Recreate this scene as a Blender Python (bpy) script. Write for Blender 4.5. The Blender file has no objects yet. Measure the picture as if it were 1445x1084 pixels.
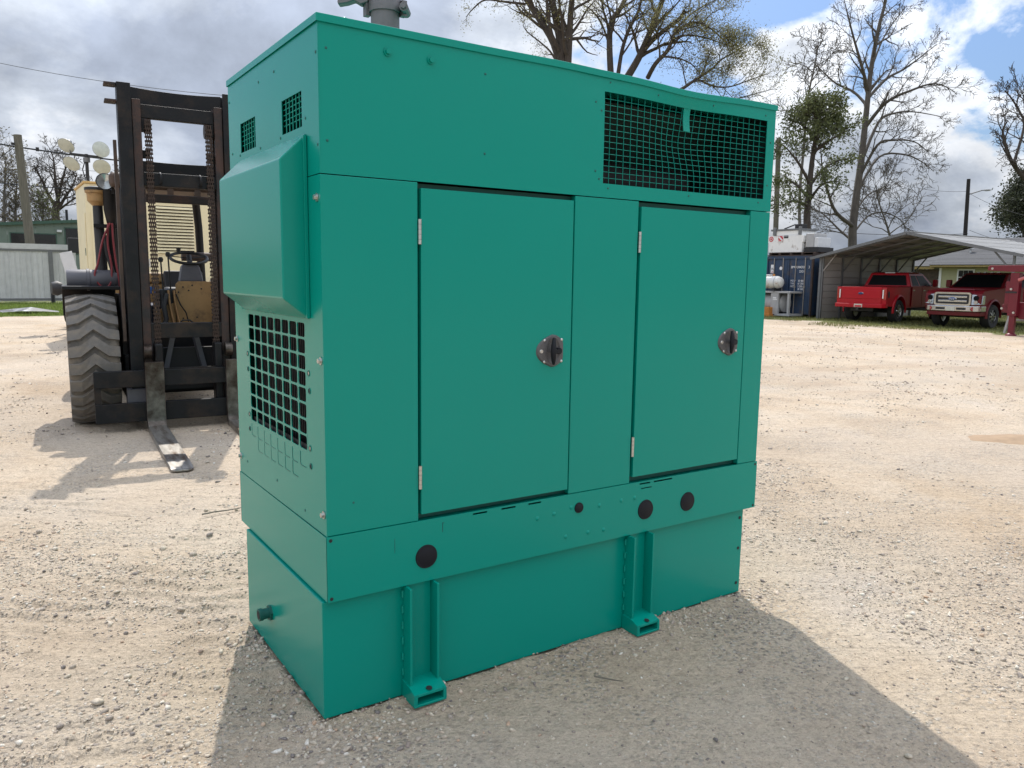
import bpy, bmesh, math, random
import numpy as np
from mathutils import Vector, Matrix

# ------------------------------------------------------------------ scene, camera
scene = bpy.context.scene
COL = scene.collection
CAM = np.array([-0.9424, -2.5543, 1.6])
YAW, PITCH, ROLL, FPX = 0.5899, -0.1357, 0.0137, 1111.6      # solved from the generator's edges
FWD = np.array([math.cos(PITCH)*math.sin(YAW), math.cos(PITCH)*math.cos(YAW), math.sin(PITCH)])
_r = np.array([math.cos(YAW), -math.sin(YAW), 0.0]); _u = np.cross(_r, FWD)
RIGHT = _r*math.cos(ROLL) + _u*math.sin(ROLL); UP = -_r*math.sin(ROLL) + _u*math.cos(ROLL)
cd = bpy.data.cameras.new('camera'); cam = bpy.data.objects.new('camera', cd); COL.objects.link(cam)
cd.sensor_width = 36.0; cd.lens = FPX/1445*36.0; cd.clip_end = 6000; cd.clip_start = 0.05
m = Matrix.Identity(4)
for i in range(3):
    m[i][0], m[i][1], m[i][2], m[i][3] = RIGHT[i], UP[i], -FWD[i], CAM[i]
cam.matrix_world = m
scene.camera = cam

def at(px, py, depth):
    """a point of the real place, measured from the photograph, at a given distance"""
    return CAM + ((px-722.5)/FPX*RIGHT - (py-542)/FPX*UP + FWD)*depth

# ------------------------------------------------------------------ light
SUN_EL = math.radians(52.5)
SUN_AZ = math.atan2(0.35, 0.937)            # measured from +Y towards +X
world = bpy.data.worlds.new('World'); scene.world = world; world.use_nodes = True
wt = world.node_tree; wt.nodes.clear()
def wn(t, **k):
    n = wt.nodes.new(t)
    for a, b in k.items(): setattr(n, a, b)
    return n
def wl(a, b): wt.links.new(a, b)
def wmath(op, a, b=None, clamp=False):
    n = wn('ShaderNodeMath', operation=op, use_clamp=clamp)
    for i, v in enumerate((a, b)):
        if v is None: continue
        if isinstance(v, (int, float)): n.inputs[i].default_value = v
        else: wl(v, n.inputs[i])
    return n.outputs[0]
sky = wn('ShaderNodeTexSky', sky_type='NISHITA'); sky.sun_disc = False
sky.sun_elevation = SUN_EL; sky.sun_rotation = SUN_AZ; sky.air_density = 1.0; sky.dust_density = 1.0; sky.ozone_density = 1.5
tc = wn('ShaderNodeTexCoord'); sep = wn('ShaderNodeSeparateXYZ'); wl(tc.outputs['Generated'], sep.inputs[0])
zz = wmath('ADD', wmath('MAXIMUM', sep.outputs['Z'], 0.0), 0.50)
comb = wn('ShaderNodeCombineXYZ'); wl(wmath('DIVIDE', sep.outputs['X'], zz), comb.inputs[0]); wl(wmath('DIVIDE', sep.outputs['Y'], zz), comb.inputs[1])
def wnoise(scale, detail, rough, dist, off):
    mp = wn('ShaderNodeMapping'); wl(comb.outputs[0], mp.inputs[0]); mp.inputs['Location'].default_value = off
    n = wn('ShaderNodeTexNoise'); wl(mp.outputs[0], n.inputs['Vector'])
    n.inputs['Scale'].default_value = scale; n.inputs['Detail'].default_value = detail
    n.inputs['Roughness'].default_value = rough; n.inputs['Distortion'].default_value = dist
    return n.outputs['Fac']
def wramp(fac, stops):
    r = wn('ShaderNodeValToRGB'); wl(fac, r.inputs[0])
    e = r.color_ramp.elements
    while len(e) < len(stops): e.new(0.5)
    for i, (p, c) in enumerate(stops):
        e[i].position = p; e[i].color = (c, c, c, 1) if isinstance(c, (int, float)) else (*c, 1)
    return r.outputs[0]
CLOUD_OFF = (9.3, 17.1, 0.0)
dens = wmath('ADD', wmath('MULTIPLY', wnoise(1.05, 10, 0.57, 0.15, CLOUD_OFF), 0.72), wmath('MULTIPLY', wnoise(4.2, 8, 0.60, 0.2, (8.1, 2.3, 0.0)), 0.28))
cover = wramp(dens, [(0.458, 0), (0.490, 1)])
# thin cloud edges shine, thick hearts of the clouds are grey
core = wramp(dens, [(0.47, (4.3, 4.42, 4.6)), (0.505, (3.9, 4.05, 4.3)), (0.54, (2.75, 3.0, 3.4)), (0.61, (1.85, 2.1, 2.6))])
puff = wramp(wnoise(3.4, 9, 0.60, 0.25, (CLOUD_OFF[0]+0.9, CLOUD_OFF[1]-2.0, 0.0)), [(0.34, 0.74), (0.49, 1.0), (0.58, 1.18), (0.68, 1.32)])
cm = wn('ShaderNodeMixRGB', blend_type='MULTIPLY'); cm.inputs[0].default_value = 1.0; wl(core, cm.inputs[1]); wl(puff, cm.inputs[2]); cloud = cm.outputs[0]
mixc = wn('ShaderNodeMixRGB'); wl(cover, mixc.inputs[0]); wl(cloud, mixc.inputs[2])
blue = wn('ShaderNodeMixRGB', blend_type='MULTIPLY'); blue.inputs[0].default_value = 1.0
wl(sky.outputs[0], blue.inputs[1]); blue.inputs[2].default_value = (0.40, 0.45, 0.52, 1)
wl(blue.outputs[0], mixc.inputs[1])
bg = wn('ShaderNodeBackground'); bg.inputs['Strength'].default_value = 0.15
# sky brightened towards the zenith as under cloud, shaped to lift ambient light
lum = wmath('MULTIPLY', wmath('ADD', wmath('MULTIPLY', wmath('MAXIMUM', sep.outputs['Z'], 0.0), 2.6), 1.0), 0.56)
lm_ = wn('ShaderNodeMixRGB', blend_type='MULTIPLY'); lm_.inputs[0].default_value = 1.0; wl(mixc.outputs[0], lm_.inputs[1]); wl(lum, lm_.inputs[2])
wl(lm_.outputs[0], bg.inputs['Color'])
wo = wn('ShaderNodeOutputWorld'); wl(bg.outputs[0], wo.inputs['Surface'])

sd = bpy.data.lights.new('sun', 'SUN'); sd.energy = 2.4; sd.angle = math.radians(0.53); sd.color = (1.0, 0.945, 0.87)
sun = bpy.data.objects.new('sun', sd); COL.objects.link(sun)
sv = Vector((math.sin(SUN_AZ)*math.cos(SUN_EL), math.cos(SUN_AZ)*math.cos(SUN_EL), math.sin(SUN_EL)))
sun.rotation_euler = sv.to_track_quat('Z', 'Y').to_euler(); sun.location = sv*40
vs = scene.view_settings; vs.view_transform = 'Standard'; vs.look = 'None'; vs.gamma = 1; vs.exposure = 0.90; vs.use_curve_mapping = False
scene.render.engine = 'CYCLES'

# ------------------------------------------------------------------ helpers
class MB:
    """collects shapes; build() links them as ONE mesh object"""
    def __init__(s): s.v = []; s.f = []
    def add(s, vs, fs):
        o = len(s.v); s.v.extend([tuple(map(float, v)) for v in vs]); s.f.extend([tuple(i+o for i in f) for f in fs]); return s
    def box(s, x0, x1, y0, y1, z0, z1):
        return s.add([(x0,y0,z0),(x1,y0,z0),(x1,y1,z0),(x0,y1,z0),(x0,y0,z1),(x1,y0,z1),(x1,y1,z1),(x0,y1,z1)],
                     [(3,2,1,0),(4,5,6,7),(0,1,5,4),(1,2,6,5),(2,3,7,6),(3,0,4,7)])
    def bar(s, p0, p1, w, h, up=(0,0,1)):
        p0, p1 = Vector(p0), Vector(p1); d = (p1-p0).normalized(); up = Vector(up)
        if abs(d.dot(up)) > 0.98: up = Vector((0,1,0)) if abs(d.y) < 0.9 else Vector((1,0,0))
        a = d.cross(up).normalized(); b = a.cross(d).normalized()
        q = [p + a*sa*w/2 + b*sb*h/2 for p in (p0, p1) for sa, sb in ((-1,-1),(1,-1),(1,1),(-1,1))]
        return s.add(q, [(3,2,1,0),(4,5,6,7),(0,1,5,4),(1,2,6,5),(2,3,7,6),(3,0,4,7)])
    def cyl(s, p0, p1, r0, r1=None, n=14, caps=True):
        r1 = r0 if r1 is None else r1
        p0, p1 = Vector(p0), Vector(p1); d = (p1-p0).normalized()
        a = d.orthogonal().normalized(); b = d.cross(a)
        vs = []
        for p, r in ((p0, r0), (p1, r1)):
            vs += [p + (a*math.cos(2*math.pi*i/n) + b*math.sin(2*math.pi*i/n))*r for i in range(n)]
        fs = [(i, (i+1) % n, n+(i+1) % n, n+i) for i in range(n)]
        if caps: fs += [tuple(range(n-1, -1, -1)), tuple(range(n, 2*n))]
        return s.add(vs, fs)
    def tube(s, pts, r, n=6, caps=True):
        pts = [Vector(p) for p in pts]; k = len(pts)
        rs = [r]*k if isinstance(r, (int, float)) else r
        a = None; vs = []
        for i, p in enumerate(pts):
            d = (pts[min(i+1, k-1)] - pts[max(i-1, 0)]).normalized()
            a = d.orthogonal().normalized() if a is None else (a - d*a.dot(d)).normalized()
            b = d.cross(a)
            vs += [p + (a*math.cos(2*math.pi*j/n) + b*math.sin(2*math.pi*j/n))*rs[i] for j in range(n)]
        fs = [(i*n+j, i*n+(j+1) % n, (i+1)*n+(j+1) % n, (i+1)*n+j) for i in range(k-1) for j in range(n)]
        if caps: fs += [tuple(range(n-1, -1, -1)), tuple(range((k-1)*n, k*n))]
        return s.add(vs, fs)
    def prism(s, poly, axis, a, b):
        n = len(poly)
        def P(q, t): return {'x': (t, q[0], q[1]), 'y': (q[0], t, q[1]), 'z': (q[0], q[1], t)}[axis]
        vs = [P(q, a) for q in poly] + [P(q, b) for q in poly]
        return s.add(vs, [tuple(range(n)), tuple(range(2*n-1, n-1, -1))] + [(i, i+n, (i+1) % n+n, (i+1) % n) for i in range(n)])
    def loft(s, loops, cap=True):
        n = len(loops[0]); k = len(loops); vs = [p for l in loops for p in l]
        fs = [(i*n+j, i*n+(j+1) % n, (i+1)*n+(j+1) % n, (i+1)*n+j) for i in range(k-1) for j in range(n)]
        if cap: fs += [tuple(range(n-1, -1, -1)), tuple(range((k-1)*n, k*n))]
        return s.add(vs, fs)
    def lathe(s, prof, c, axis, n=24, close=False):
        c = Vector(c); d = Vector(axis).normalized(); a = d.orthogonal().normalized(); b = d.cross(a); vs = []
        for r, h in prof:
            vs += [c + d*h + (a*math.cos(2*math.pi*i/n) + b*math.sin(2*math.pi*i/n))*max(r, 1e-4) for i in range(n)]
        k = len(prof); fs = []
        for i in range(k if close else k-1):
            j2 = (i+1) % k
            fs += [(i*n+j, i*n+(j+1) % n, j2*n+(j+1) % n, j2*n+j) for j in range(n)]
        return s.add(vs, fs)
    def grid(s, xs, zs, fn, skip=None):
        """sheet over xs by zs; fn(x,z) -> point; skip(xm,zm) leaves a hole"""
        idx = {}
        o = len(s.v)
        for i, x in enumerate(xs):
            for j, z in enumerate(zs):
                idx[i, j] = len(s.v); s.v.append(tuple(map(float, fn(x, z))))
        for i in range(len(xs)-1):
            for j in range(len(zs)-1):
                if skip and skip((xs[i]+xs[i+1])/2, (zs[j]+zs[j+1])/2): continue
                s.f.append((idx[i,j], idx[i+1,j], idx[i+1,j+1], idx[i,j+1]))
        return s
    def mesh(s, name):
        me = bpy.data.meshes.new(name); me.from_pydata(s.v, [], s.f); return me
    def build(s, name, mat, parent=None, smooth=None, bevel=0, seg=2, solid=0, fix=True, loc=None, rot=None):
        me = s.mesh(name)
        if fix:
            bm = bmesh.new(); bm.from_mesh(me); bmesh.ops.remove_doubles(bm, verts=bm.verts, dist=1e-6)
            bmesh.ops.recalc_face_normals(bm, faces=bm.faces); bm.to_mesh(me); bm.free()
        return link(name, me, mat, parent, smooth, bevel, seg, solid, loc, rot)
def link(name, me, mat, parent=None, smooth=None, bevel=0, seg=2, solid=0, loc=None, rot=None):
    o = bpy.data.objects.new(name, me); COL.objects.link(o)
    if mat is not None and not me.materials: me.materials.append(mat)
    if parent: o.parent = parent
    if smooth:
        me.shade_smooth(); me.set_sharp_from_angle(angle=math.radians(smooth))
    if solid:
        md = o.modifiers.new('solid', 'SOLIDIFY'); md.thickness = solid; md.offset = -1
    if bevel:
        md = o.modifiers.new('bevel', 'BEVEL'); md.width = bevel; md.segments = seg; md.limit_method = 'ANGLE'; md.angle_limit = math.radians(40); md.harden_normals = True
        if not smooth: me.shade_smooth(); me.set_sharp_from_angle(angle=math.radians(35))
    if loc is not None: o.location = loc
    if rot is not None: o.rotation_euler = rot
    return o
def tag(o, label=None, cat=None, group=None, kind=None):
    if label: o['label'] = label
    if cat: o['category'] = cat
    if group: o['group'] = group
    if kind: o['kind'] = kind
    return o
def empty(name, loc=(0,0,0), rz=0.0, label=None, cat=None, group=None):
    o = bpy.data.objects.new(name, None); COL.objects.link(o); o.location = loc; o.rotation_euler = (0,0,rz); o.empty_display_size = 0.2
    return tag(o, label, cat, group)
def box(name, mat, parent, *b, bevel=0.0, **k): return MB().box(*b).build(name, mat, parent, bevel=bevel, **k)
def dup(o, parent=None, loc=None):
    c = o.copy(); COL.objects.link(c); c.parent = parent
    if loc is not None: c.location = loc
    return c

# ------------------------------------------------------------------ materials
def mat(name, color, rough=0.6, metal=0.0, var=0.0, vscale=6.0, bump=0.0, bscale=80.0, spec=0.5, coat=0.0, dirt=None, dscale=3.0, damt=0.0, stretch=None, objvar=0.0, rvar=0.0, alpha=None):
    mt = bpy.data.materials.new(name); mt.use_nodes = True; nt = mt.node_tree
    b = nt.nodes['Principled BSDF']
    b.inputs['Base Color'].default_value = (*color, 1); b.inputs['Roughness'].default_value = rough; b.inputs['Metallic'].default_value = metal
    b.inputs['Specular IOR Level'].default_value = spec; b.inputs['Coat Weight'].default_value = coat; b.inputs['Coat Roughness'].default_value = 0.05
    L = nt.links.new
    tcn = nt.nodes.new('ShaderNodeTexCoord'); vec = tcn.outputs['Object']
    if stretch:
        mp = nt.nodes.new('ShaderNodeMapping'); mp.inputs['Scale'].default_value = stretch; L(vec, mp.inputs[0]); vec = mp.outputs[0]
    def noise(sc, det=5, ro=0.6):
        n = nt.nodes.new('ShaderNodeTexNoise'); n.inputs['Scale'].default_value = sc; n.inputs['Detail'].default_value = det; n.inputs['Roughness'].default_value = ro
        L(vec, n.inputs['Vector']); return n.outputs['Fac']
    col = None
    if var or objvar:
        hs = nt.nodes.new('ShaderNodeHueSaturation'); hs.inputs['Color'].default_value = (*color, 1)
        src = None
        if var:
            mr = nt.nodes.new('ShaderNodeMapRange'); L(noise(vscale), mr.inputs[0]); mr.inputs[1].default_value = 0.3; mr.inputs[2].default_value = 0.7
            mr.inputs[3].default_value = 1-var; mr.inputs[4].default_value = 1+var; src = mr.outputs[0]
        if objvar:
            oi = nt.nodes.new('ShaderNodeObjectInfo'); mo = nt.nodes.new('ShaderNodeMapRange'); L(oi.outputs['Random'], mo.inputs[0]); mo.inputs[3].default_value = 1-objvar; mo.inputs[4].default_value = 1+objvar
            if src is not None:
                mm = nt.nodes.new('ShaderNodeMath'); mm.operation = 'MULTIPLY'; L(src, mm.inputs[0]); L(mo.outputs[0], mm.inputs[1]); src = mm.outputs[0]
            else: src = mo.outputs[0]
        L(src, hs.inputs['Value']); col = hs.outputs[0]
    if dirt:
        mx = nt.nodes.new('ShaderNodeMixRGB'); rp = nt.nodes.new('ShaderNodeValToRGB'); L(noise(dscale, 7, 0.65), rp.inputs[0])
        rp.color_ramp.elements[0].position = 0.62-damt*0.35; rp.color_ramp.elements[1].position = 0.78-damt*0.3
        L(rp.outputs[0], mx.inputs[0]); mx.inputs[2].default_value = (*dirt, 1)
        if col is not None: L(col, mx.inputs[1])
        else: mx.inputs[1].default_value = (*color, 1)
        col = mx.outputs[0]
    if col is not None: L(col, b.inputs['Base Color'])
    if rvar:
        mr = nt.nodes.new('ShaderNodeMapRange'); L(noise(vscale*0.7+1.3), mr.inputs[0]); mr.inputs[1].default_value = 0.3; mr.inputs[2].default_value = 0.7
        mr.inputs[3].default_value = max(0.02, rough-rvar); mr.inputs[4].default_value = min(1, rough+rvar); L(mr.outputs[0], b.inputs['Roughness'])
    if bump:
        bp = nt.nodes.new('ShaderNodeBump'); bp.inputs['Strength'].default_value = bump; bp.inputs['Distance'].default_value = 0.01
        L(noise(bscale, 4), bp.inputs['Height']); L(bp.outputs[0], b.inputs['Normal'])
    return mt
M = {}
M['green'] = mat('green_paint', (0.0, 0.252, 0.192), 0.25, var=0.02, vscale=0.7)
M['green'].node_tree.nodes['Principled BSDF'].inputs['IOR'].default_value = 1.33
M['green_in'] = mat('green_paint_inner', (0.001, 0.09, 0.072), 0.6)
M['duct'] = mat('shade_green_duct', (0.002, 0.022, 0.018), 0.7, var=0.3)  # green darkened so the shade behind the grille is in the colour
M['green_scored'] = mat('green_scored_edge', (0.002, 0.10, 0.085), 0.6)
M['dark_in'] = mat('dark_interior', (0.012, 0.012, 0.013), 0.7)
M['core'] = mat('radiator_core', (0.016, 0.017, 0.019), 0.5, metal=0.3)
M['black_plastic'] = mat('black_plastic', (0.009, 0.010, 0.014), 0.6, spec=0.25, bump=0.12, bscale=300, var=0.1)
M['plastic_grey'] = mat('worn_black_plastic', (0.085, 0.083, 0.085), 0.42, bump=0.15, bscale=260, var=0.15, vscale=20)
M['steel'] = mat('stainless_steel', (0.55, 0.54, 0.52), 0.35, metal=1.0, var=0.1, vscale=30)
M['pipe'] = mat('cast_grey_steel', (0.16, 0.155, 0.16), 0.55, metal=0.5, var=0.12, vscale=14, bump=0.2, bscale=90)
# ------------------------------------------------------------------ ground
def _hash(ix, iy, seed):
    n = (ix.astype(np.int64)*374761393 + iy.astype(np.int64)*668265263 + seed*974711) & 0x7fffffff
    n = ((n ^ (n >> 13))*1274126177) & 0x7fffffff
    n = n ^ (n >> 16)
    return (n & 0xffff)/65535.0
def vnoise(x, y, seed=0):
    ix, iy = np.floor(x), np.floor(y); fx, fy = x-ix, y-iy
    fx = fx*fx*(3-2*fx); fy = fy*fy*(3-2*fy)
    a = _hash(ix, iy, seed); b = _hash(ix+1, iy, seed); c = _hash(ix, iy+1, seed); d = _hash(ix+1, iy+1, seed)
    return (a*(1-fx)+b*fx)*(1-fy) + (c*(1-fx)+d*fx)*fy
def fbm(x, y, octv=4, seed=0, gain=0.5):
    s = 0; a = 1; t = 0
    for o in range(octv):
        s = s + a*vnoise(x*2**o+o*17.3, y*2**o-o*9.1, seed+o); t += a; a *= gain
    return s/t
def smooth(a, b, x):
    t = np.clip((x-a)/(b-a), 0, 1); return t*t*(3-2*t)
def ripple_mask(x, y):
    # soft dirt left of the machine, pressed into ridges by tyres
    m1 = smooth(0.9, -0.3, x) * smooth(-3.5, -2.0, y) * smooth(9.0, 5.0, y)
    return m1 * (0.3 + 0.7*smooth(0.34, 0.48, fbm(x*0.7, y*0.7, 3, 31)))
def gravel_mask(x, y):
    g = fbm(x*1.1+5, y*1.1, 4, 77)
    g2 = fbm(x*4.0, y*4.0, 3, 91)
    return smooth(0.40, 0.68, 0.62*g + 0.38*g2)
def height(x, y):
    h = -0.010 + 0.016*(fbm(x*1.3, y*1.3, 4, 3)-0.5) + 0.007*(fbm(x*9, y*9, 3, 5)-0.5)
    # lug prints: low saw-tooth ridges running across the view of the yard
    w = x*0.556 + y*0.83
    ph = w*6.5 + 2.6*fbm(x*1.3, y*1.3, 3, 12) + 0.5*fbm(x*6, y*6, 2, 13)
    fr = ph - np.floor(ph); saw = np.where(fr < 0.28, fr/0.28, (1-fr)/0.72)
    brk = smooth(0.36, 0.56, fbm(x*2.6 + 0.3*y, w*5.0, 2, 20))
    h = h + ripple_mask(x, y)*0.028*(saw-0.5)*brk
    h = h + 0.006*gravel_mask(x, y)*(fbm(x*30, y*30, 2, 44)-0.3)
    # soil and grit banked up against the tank
    dx_ = np.maximum(np.maximum(-0.014-x, x-2.212), 0); dy_ = np.maximum(np.maximum(0.022-y, y-0.992), 0); dd_ = np.hypot(dx_, dy_)
    h = h + 0.020*np.exp(-(dd_/0.07)**2)*(0.25+fbm(x*7, y*7, 3, 52))*(dd_ > 0)
    far = smooth(5, 14, np.hypot(x-1, y-1))
    return h + far*0.05*(fbm(x*0.25, y*0.25, 2, 8)-0.5)
def axis(c):
    a = list(np.arange(-3.6, 3.6, 0.0165)); st = 0.0165; p = 3.6
    while p < 2500:
        a.append(p); st *= 1.075; p += st
    a = np.array(a); neg = -a[a > 3.6-1e-9][::-1]
    return c + np.concatenate([neg, a])
gx, gy = axis(0.7), axis(-0.1)
GX, GY = np.meshgrid(gx, gy, indexing='ij')
nX, nY = len(gx), len(gy)
co = np.stack([GX, GY, height(GX, GY)], -1).reshape(-1, 3)
ii, jj = np.meshgrid(np.arange(nX-1), np.arange(nY-1), indexing='ij')
q = np.stack([ii*nY+jj, (ii+1)*nY+jj, (ii+1)*nY+jj+1, ii*nY+jj+1], -1).reshape(-1, 4)
def np_mesh(name, co, faces, k):
    me = bpy.data.meshes.new(name); nf = len(faces)
    me.vertices.add(len(co)); me.vertices.foreach_set('co', np.ascontiguousarray(co, dtype=np.float32).ravel())
    me.loops.add(nf*k); me.loops.foreach_set('vertex_index', np.ascontiguousarray(faces, dtype=np.int32).ravel())
    me.polygons.add(nf); me.polygons.foreach_set('loop_start', np.arange(0, nf*k, k, dtype=np.int32))
    me.update(calc_edges=True); me.validate()
    return me
gme = np_mesh('ground', co, q, 4); gme.shade_smooth()

def ground_material():
    mt = bpy.data.materials.new('dirt_and_crushed_stone'); mt.use_nodes = True; nt = mt.node_tree; L = nt.links.new
    b = nt.nodes['Principled BSDF']; b.inputs['Roughness'].default_value = 0.95; b.inputs['Specular IOR Level'].default_value = 0.15
    geo = nt.nodes.new('ShaderNodeNewGeometry'); pos = geo.outputs['Position']
    def noise(sc, det=6, ro=0.6, dist=0.0, scale=None):
        v = pos
        if scale:
            mp = nt.nodes.new('ShaderNodeMapping'); mp.inputs['Scale'].default_value = scale; L(pos, mp.inputs[0]); v = mp.outputs[0]
        n = nt.nodes.new('ShaderNodeTexNoise'); n.inputs['Scale'].default_value = sc; n.inputs['Detail'].default_value = det; n.inputs['Roughness'].default_value = ro; n.inputs['Distortion'].default_value = dist
        L(v, n.inputs['Vector']); return n.outputs['Fac']
    def ramp(f, stops):
        r = nt.nodes.new('ShaderNodeValToRGB'); L(f, r.inputs[0]); e = r.color_ramp.elements
        while len(e) < len(stops): e.new(0.5)
        for i, (p, c) in enumerate(stops): e[i].position = p; e[i].color = (c, c, c, 1) if isinstance(c, (int, float)) else (*c, 1)
        return r.outputs[0]
    def mix(f, a, bb, mode='MIX'):
        n = nt.nodes.new('ShaderNodeMixRGB'); n.blend_type = mode
        for i, v in enumerate((f, a, bb)):
            if isinstance(v, (int, float)): n.inputs[i].default_value = v
            elif isinstance(v, tuple): n.inputs[i].default_value = (*v, 1)
            else: L(v, n.inputs[i])
        return n.outputs[0]
    base = ramp(noise(0.55, 7, 0.62, 0.4), [(0.28, (0.40, 0.31, 0.22)), (0.45, (0.50, 0.405, 0.30)), (0.60, (0.53, 0.445, 0.345)), (0.75, (0.50, 0.435, 0.37))])
    tan = ramp(noise(0.33, 4, 0.6, 0.6), [(0.56, 0), (0.72, 0.4)])
    base = mix(tan, base, (0.40, 0.275, 0.155))
    grit = ramp(noise(75, 6, 0.75), [(0.33, 0.55), (0.47, 0.98), (0.55, 1.03), (0.70, 1.28)])
    base = mix(0.85, base, grit, 'MULTIPLY')
    fine = ramp(noise(330, 3, 0.7), [(0.30, 0.70), (0.5, 1.0), (0.70, 1.2)])
    base = mix(0.7, base, fine, 'MULTIPLY')
    spk = nt.nodes.new('ShaderNodeTexVoronoi'); spk.inputs['Scale'].default_value = 42; L(pos, spk.inputs['Vector'])
    stone_col = ramp(spk.outputs['Color'], [(0.0, (0.14, 0.125, 0.11)), (0.35, (0.30, 0.27, 0.235)), (0.7, (0.46, 0.42, 0.36)), (1.0, (0.56, 0.53, 0.48))])
    edge = ramp(spk.outputs['Distance'], [(0.22, 1), (0.5, 0)])
    patch = ramp(noise(1.5, 6, 0.65, 0.3), [(0.46, 0), (0.60, 0.8)])
    sm = nt.nodes.new('ShaderNodeMath'); sm.operation = 'MULTIPLY'; L(edge, sm.inputs[0]); L(patch, sm.inputs[1])
    base = mix(sm.outputs[0], base, stone_col)
    big = nt.nodes.new('ShaderNodeTexVoronoi'); big.inputs['Scale'].default_value = 9; L(pos, big.inputs['Vector'])
    dk = ramp(noise(9.0, 8, 0.75, 0.3), [(0.56, 0), (0.68, 0.6)])
    dkm = ramp(noise(0.9, 4, 0.6, 0.4), [(0.42, 0.15), (0.62, 1.0)])
    dd = nt.nodes.new('ShaderNodeMath'); dd.operation = 'MULTIPLY'; L(dk, dd.inputs[0]); L(dkm, dd.inputs[1])
    base = mix(dd.outputs[0], base, (0.25, 0.21, 0.175))
    grit2 = ramp(noise(26, 7, 0.8), [(0.36, 0.72), (0.48, 1.0), (0.64, 1.14)])
    base = mix(0.9, base, grit2, 'MULTIPLY')
    broad = ramp(noise(0.16, 5, 0.6, 0.5), [(0.36, 0.86), (0.55, 1.0)])
    base = mix(0.9, base, broad, 'MULTIPLY')
    greyer = ramp(noise(0.23, 4, 0.6, 0.3), [(0.45, 0.0), (0.62, 0.35)])
    base = mix(greyer, base, (0.40, 0.335, 0.275))
    # grass soil where turf grows: left lawn and the strip along the parked trucks
    sp = nt.nodes.new('ShaderNodeSeparateXYZ'); L(pos, sp.inputs[0])
    def mth(op, a, bb=None):
        n = nt.nodes.new('ShaderNodeMath'); n.operation = op
        for i, v in enumerate((a, bb)):
            if v is None: continue
            if isinstance(v, (int, float)): n.inputs[i].default_value = v
            else: L(v, n.inputs[i])
        return n.outputs[0]
    wob = mth('MULTIPLY', mth('SUBTRACT', noise(0.5, 5, 0.6), 0.5), 5.0)
    lawn = mth('MULTIPLY', mth('GREATER_THAN', mth('ADD', sp.outputs['Y'], mth('MULTIPLY', wob, 0.35)), 29.6), mth('LESS_THAN', sp.outputs['X'], 14.0))
    strip = mth('GREATER_THAN', mth('ADD', mth('ADD', sp.outputs['X'], mth('MULTIPLY', sp.outputs['Y'], 0.0)), mth('MULTIPLY', wob, 1.2)), 26.2)
    g = mth('MAXIMUM', lawn, strip)
    grass = ramp(noise(3.0, 6, 0.7), [(0.35, (0.20, 0.165, 0.10)), (0.5, (0.12, 0.14, 0.05)), (0.7, (0.085, 0.125, 0.03))])
    base = mix(g, base, grass)
    L(base, b.inputs['Base Color'])
    hsum = mth('ADD', mth('MULTIPLY', noise(70, 5, 0.7), 1.0), mth('MULTIPLY', sm.outputs[0], 0.9))
    hsum = mth('ADD', hsum, mth('MULTIPLY', noise(260, 3, 0.7), 0.35))
    hsum = mth('ADD', hsum, mth('MULTIPLY', noise(16, 5, 0.7), 2.2))
    mpr = nt.nodes.new('ShaderNodeMapping'); mpr.vector_type = 'TEXTURE'; mpr.inputs['Rotation'].default_value = (0, 0, -0.59); mpr.inputs['Scale'].default_value = (1/1.6, 1/9.0, 1.0); L(pos, mpr.inputs[0])
    nr_ = nt.nodes.new('ShaderNodeTexNoise'); nr_.inputs['Scale'].default_value = 1.0; nr_.inputs['Detail'].default_value = 5; nr_.inputs['Roughness'].default_value = 0.62; nr_.inputs['Distortion'].default_value = 0.5; L(mpr.outputs[0], nr_.inputs['Vector'])
    hsum = mth('ADD', hsum, mth('MULTIPLY', nr_.outputs['Fac'], 3.5))
    bp = nt.nodes.new('ShaderNodeBump'); bp.inputs['Strength'].default_value = 1.0; bp.inputs['Distance'].default_value = 0.011
    L(hsum, bp.inputs['Height']); L(bp.outputs[0], b.inputs['Normal'])
    return mt
M['ground'] = ground_material()
ground = link('ground', gme, M['ground']); tag(ground, kind='structure')

# loose crushed stone: tens of thousands of pebbles, real geometry, one mass
def gravel_material():
    mt = bpy.data.materials.new('crushed_stone'); mt.use_nodes = True; nt = mt.node_tree; L = nt.links.new
    b = nt.nodes['Principled BSDF']; b.inputs['Roughness'].default_value = 0.9; b.inputs['Specular IOR Level'].default_value = 0.2
    a = nt.nodes.new('ShaderNodeAttribute'); a.attribute_name = 'tone'
    r = nt.nodes.new('ShaderNodeValToRGB'); L(a.outputs['Fac'], r.inputs[0]); e = r.color_ramp.elements
    st = [(0.0, (0.17, 0.15, 0.14)), (0.18, (0.31, 0.265, 0.225)), (0.40, (0.43, 0.365, 0.29)), (0.75, (0.50, 0.44, 0.35)), (0.9, (0.60, 0.56, 0.49)), (0.96, (0.46, 0.32, 0.22)), (1.0, (0.22, 0.20, 0.19))]
    while len(e) < len(st): e.new(0.5)
    for i, (p, c) in enumerate(st): e[i].position = p; e[i].color = (*c, 1)
    n = nt.nodes.new('ShaderNodeTexNoise'); n.inputs['Scale'].default_value = 120; n.inputs['Detail'].default_value = 3
    g = nt.nodes.new('ShaderNodeNewGeometry'); L(g.outputs['Position'], n.inputs['Vector'])
    mx = nt.nodes.new('ShaderNodeMixRGB'); mx.blend_type = 'OVERLAY'; mx.inputs[0].default_value = 0.6; L(r.outputs[0], mx.inputs[1]); L(n.outputs['Fac'], mx.inputs[2])
    L(mx.outputs[0], b.inputs['Base Color'])
    return mt
M['gravel'] = gravel_material()
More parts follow.
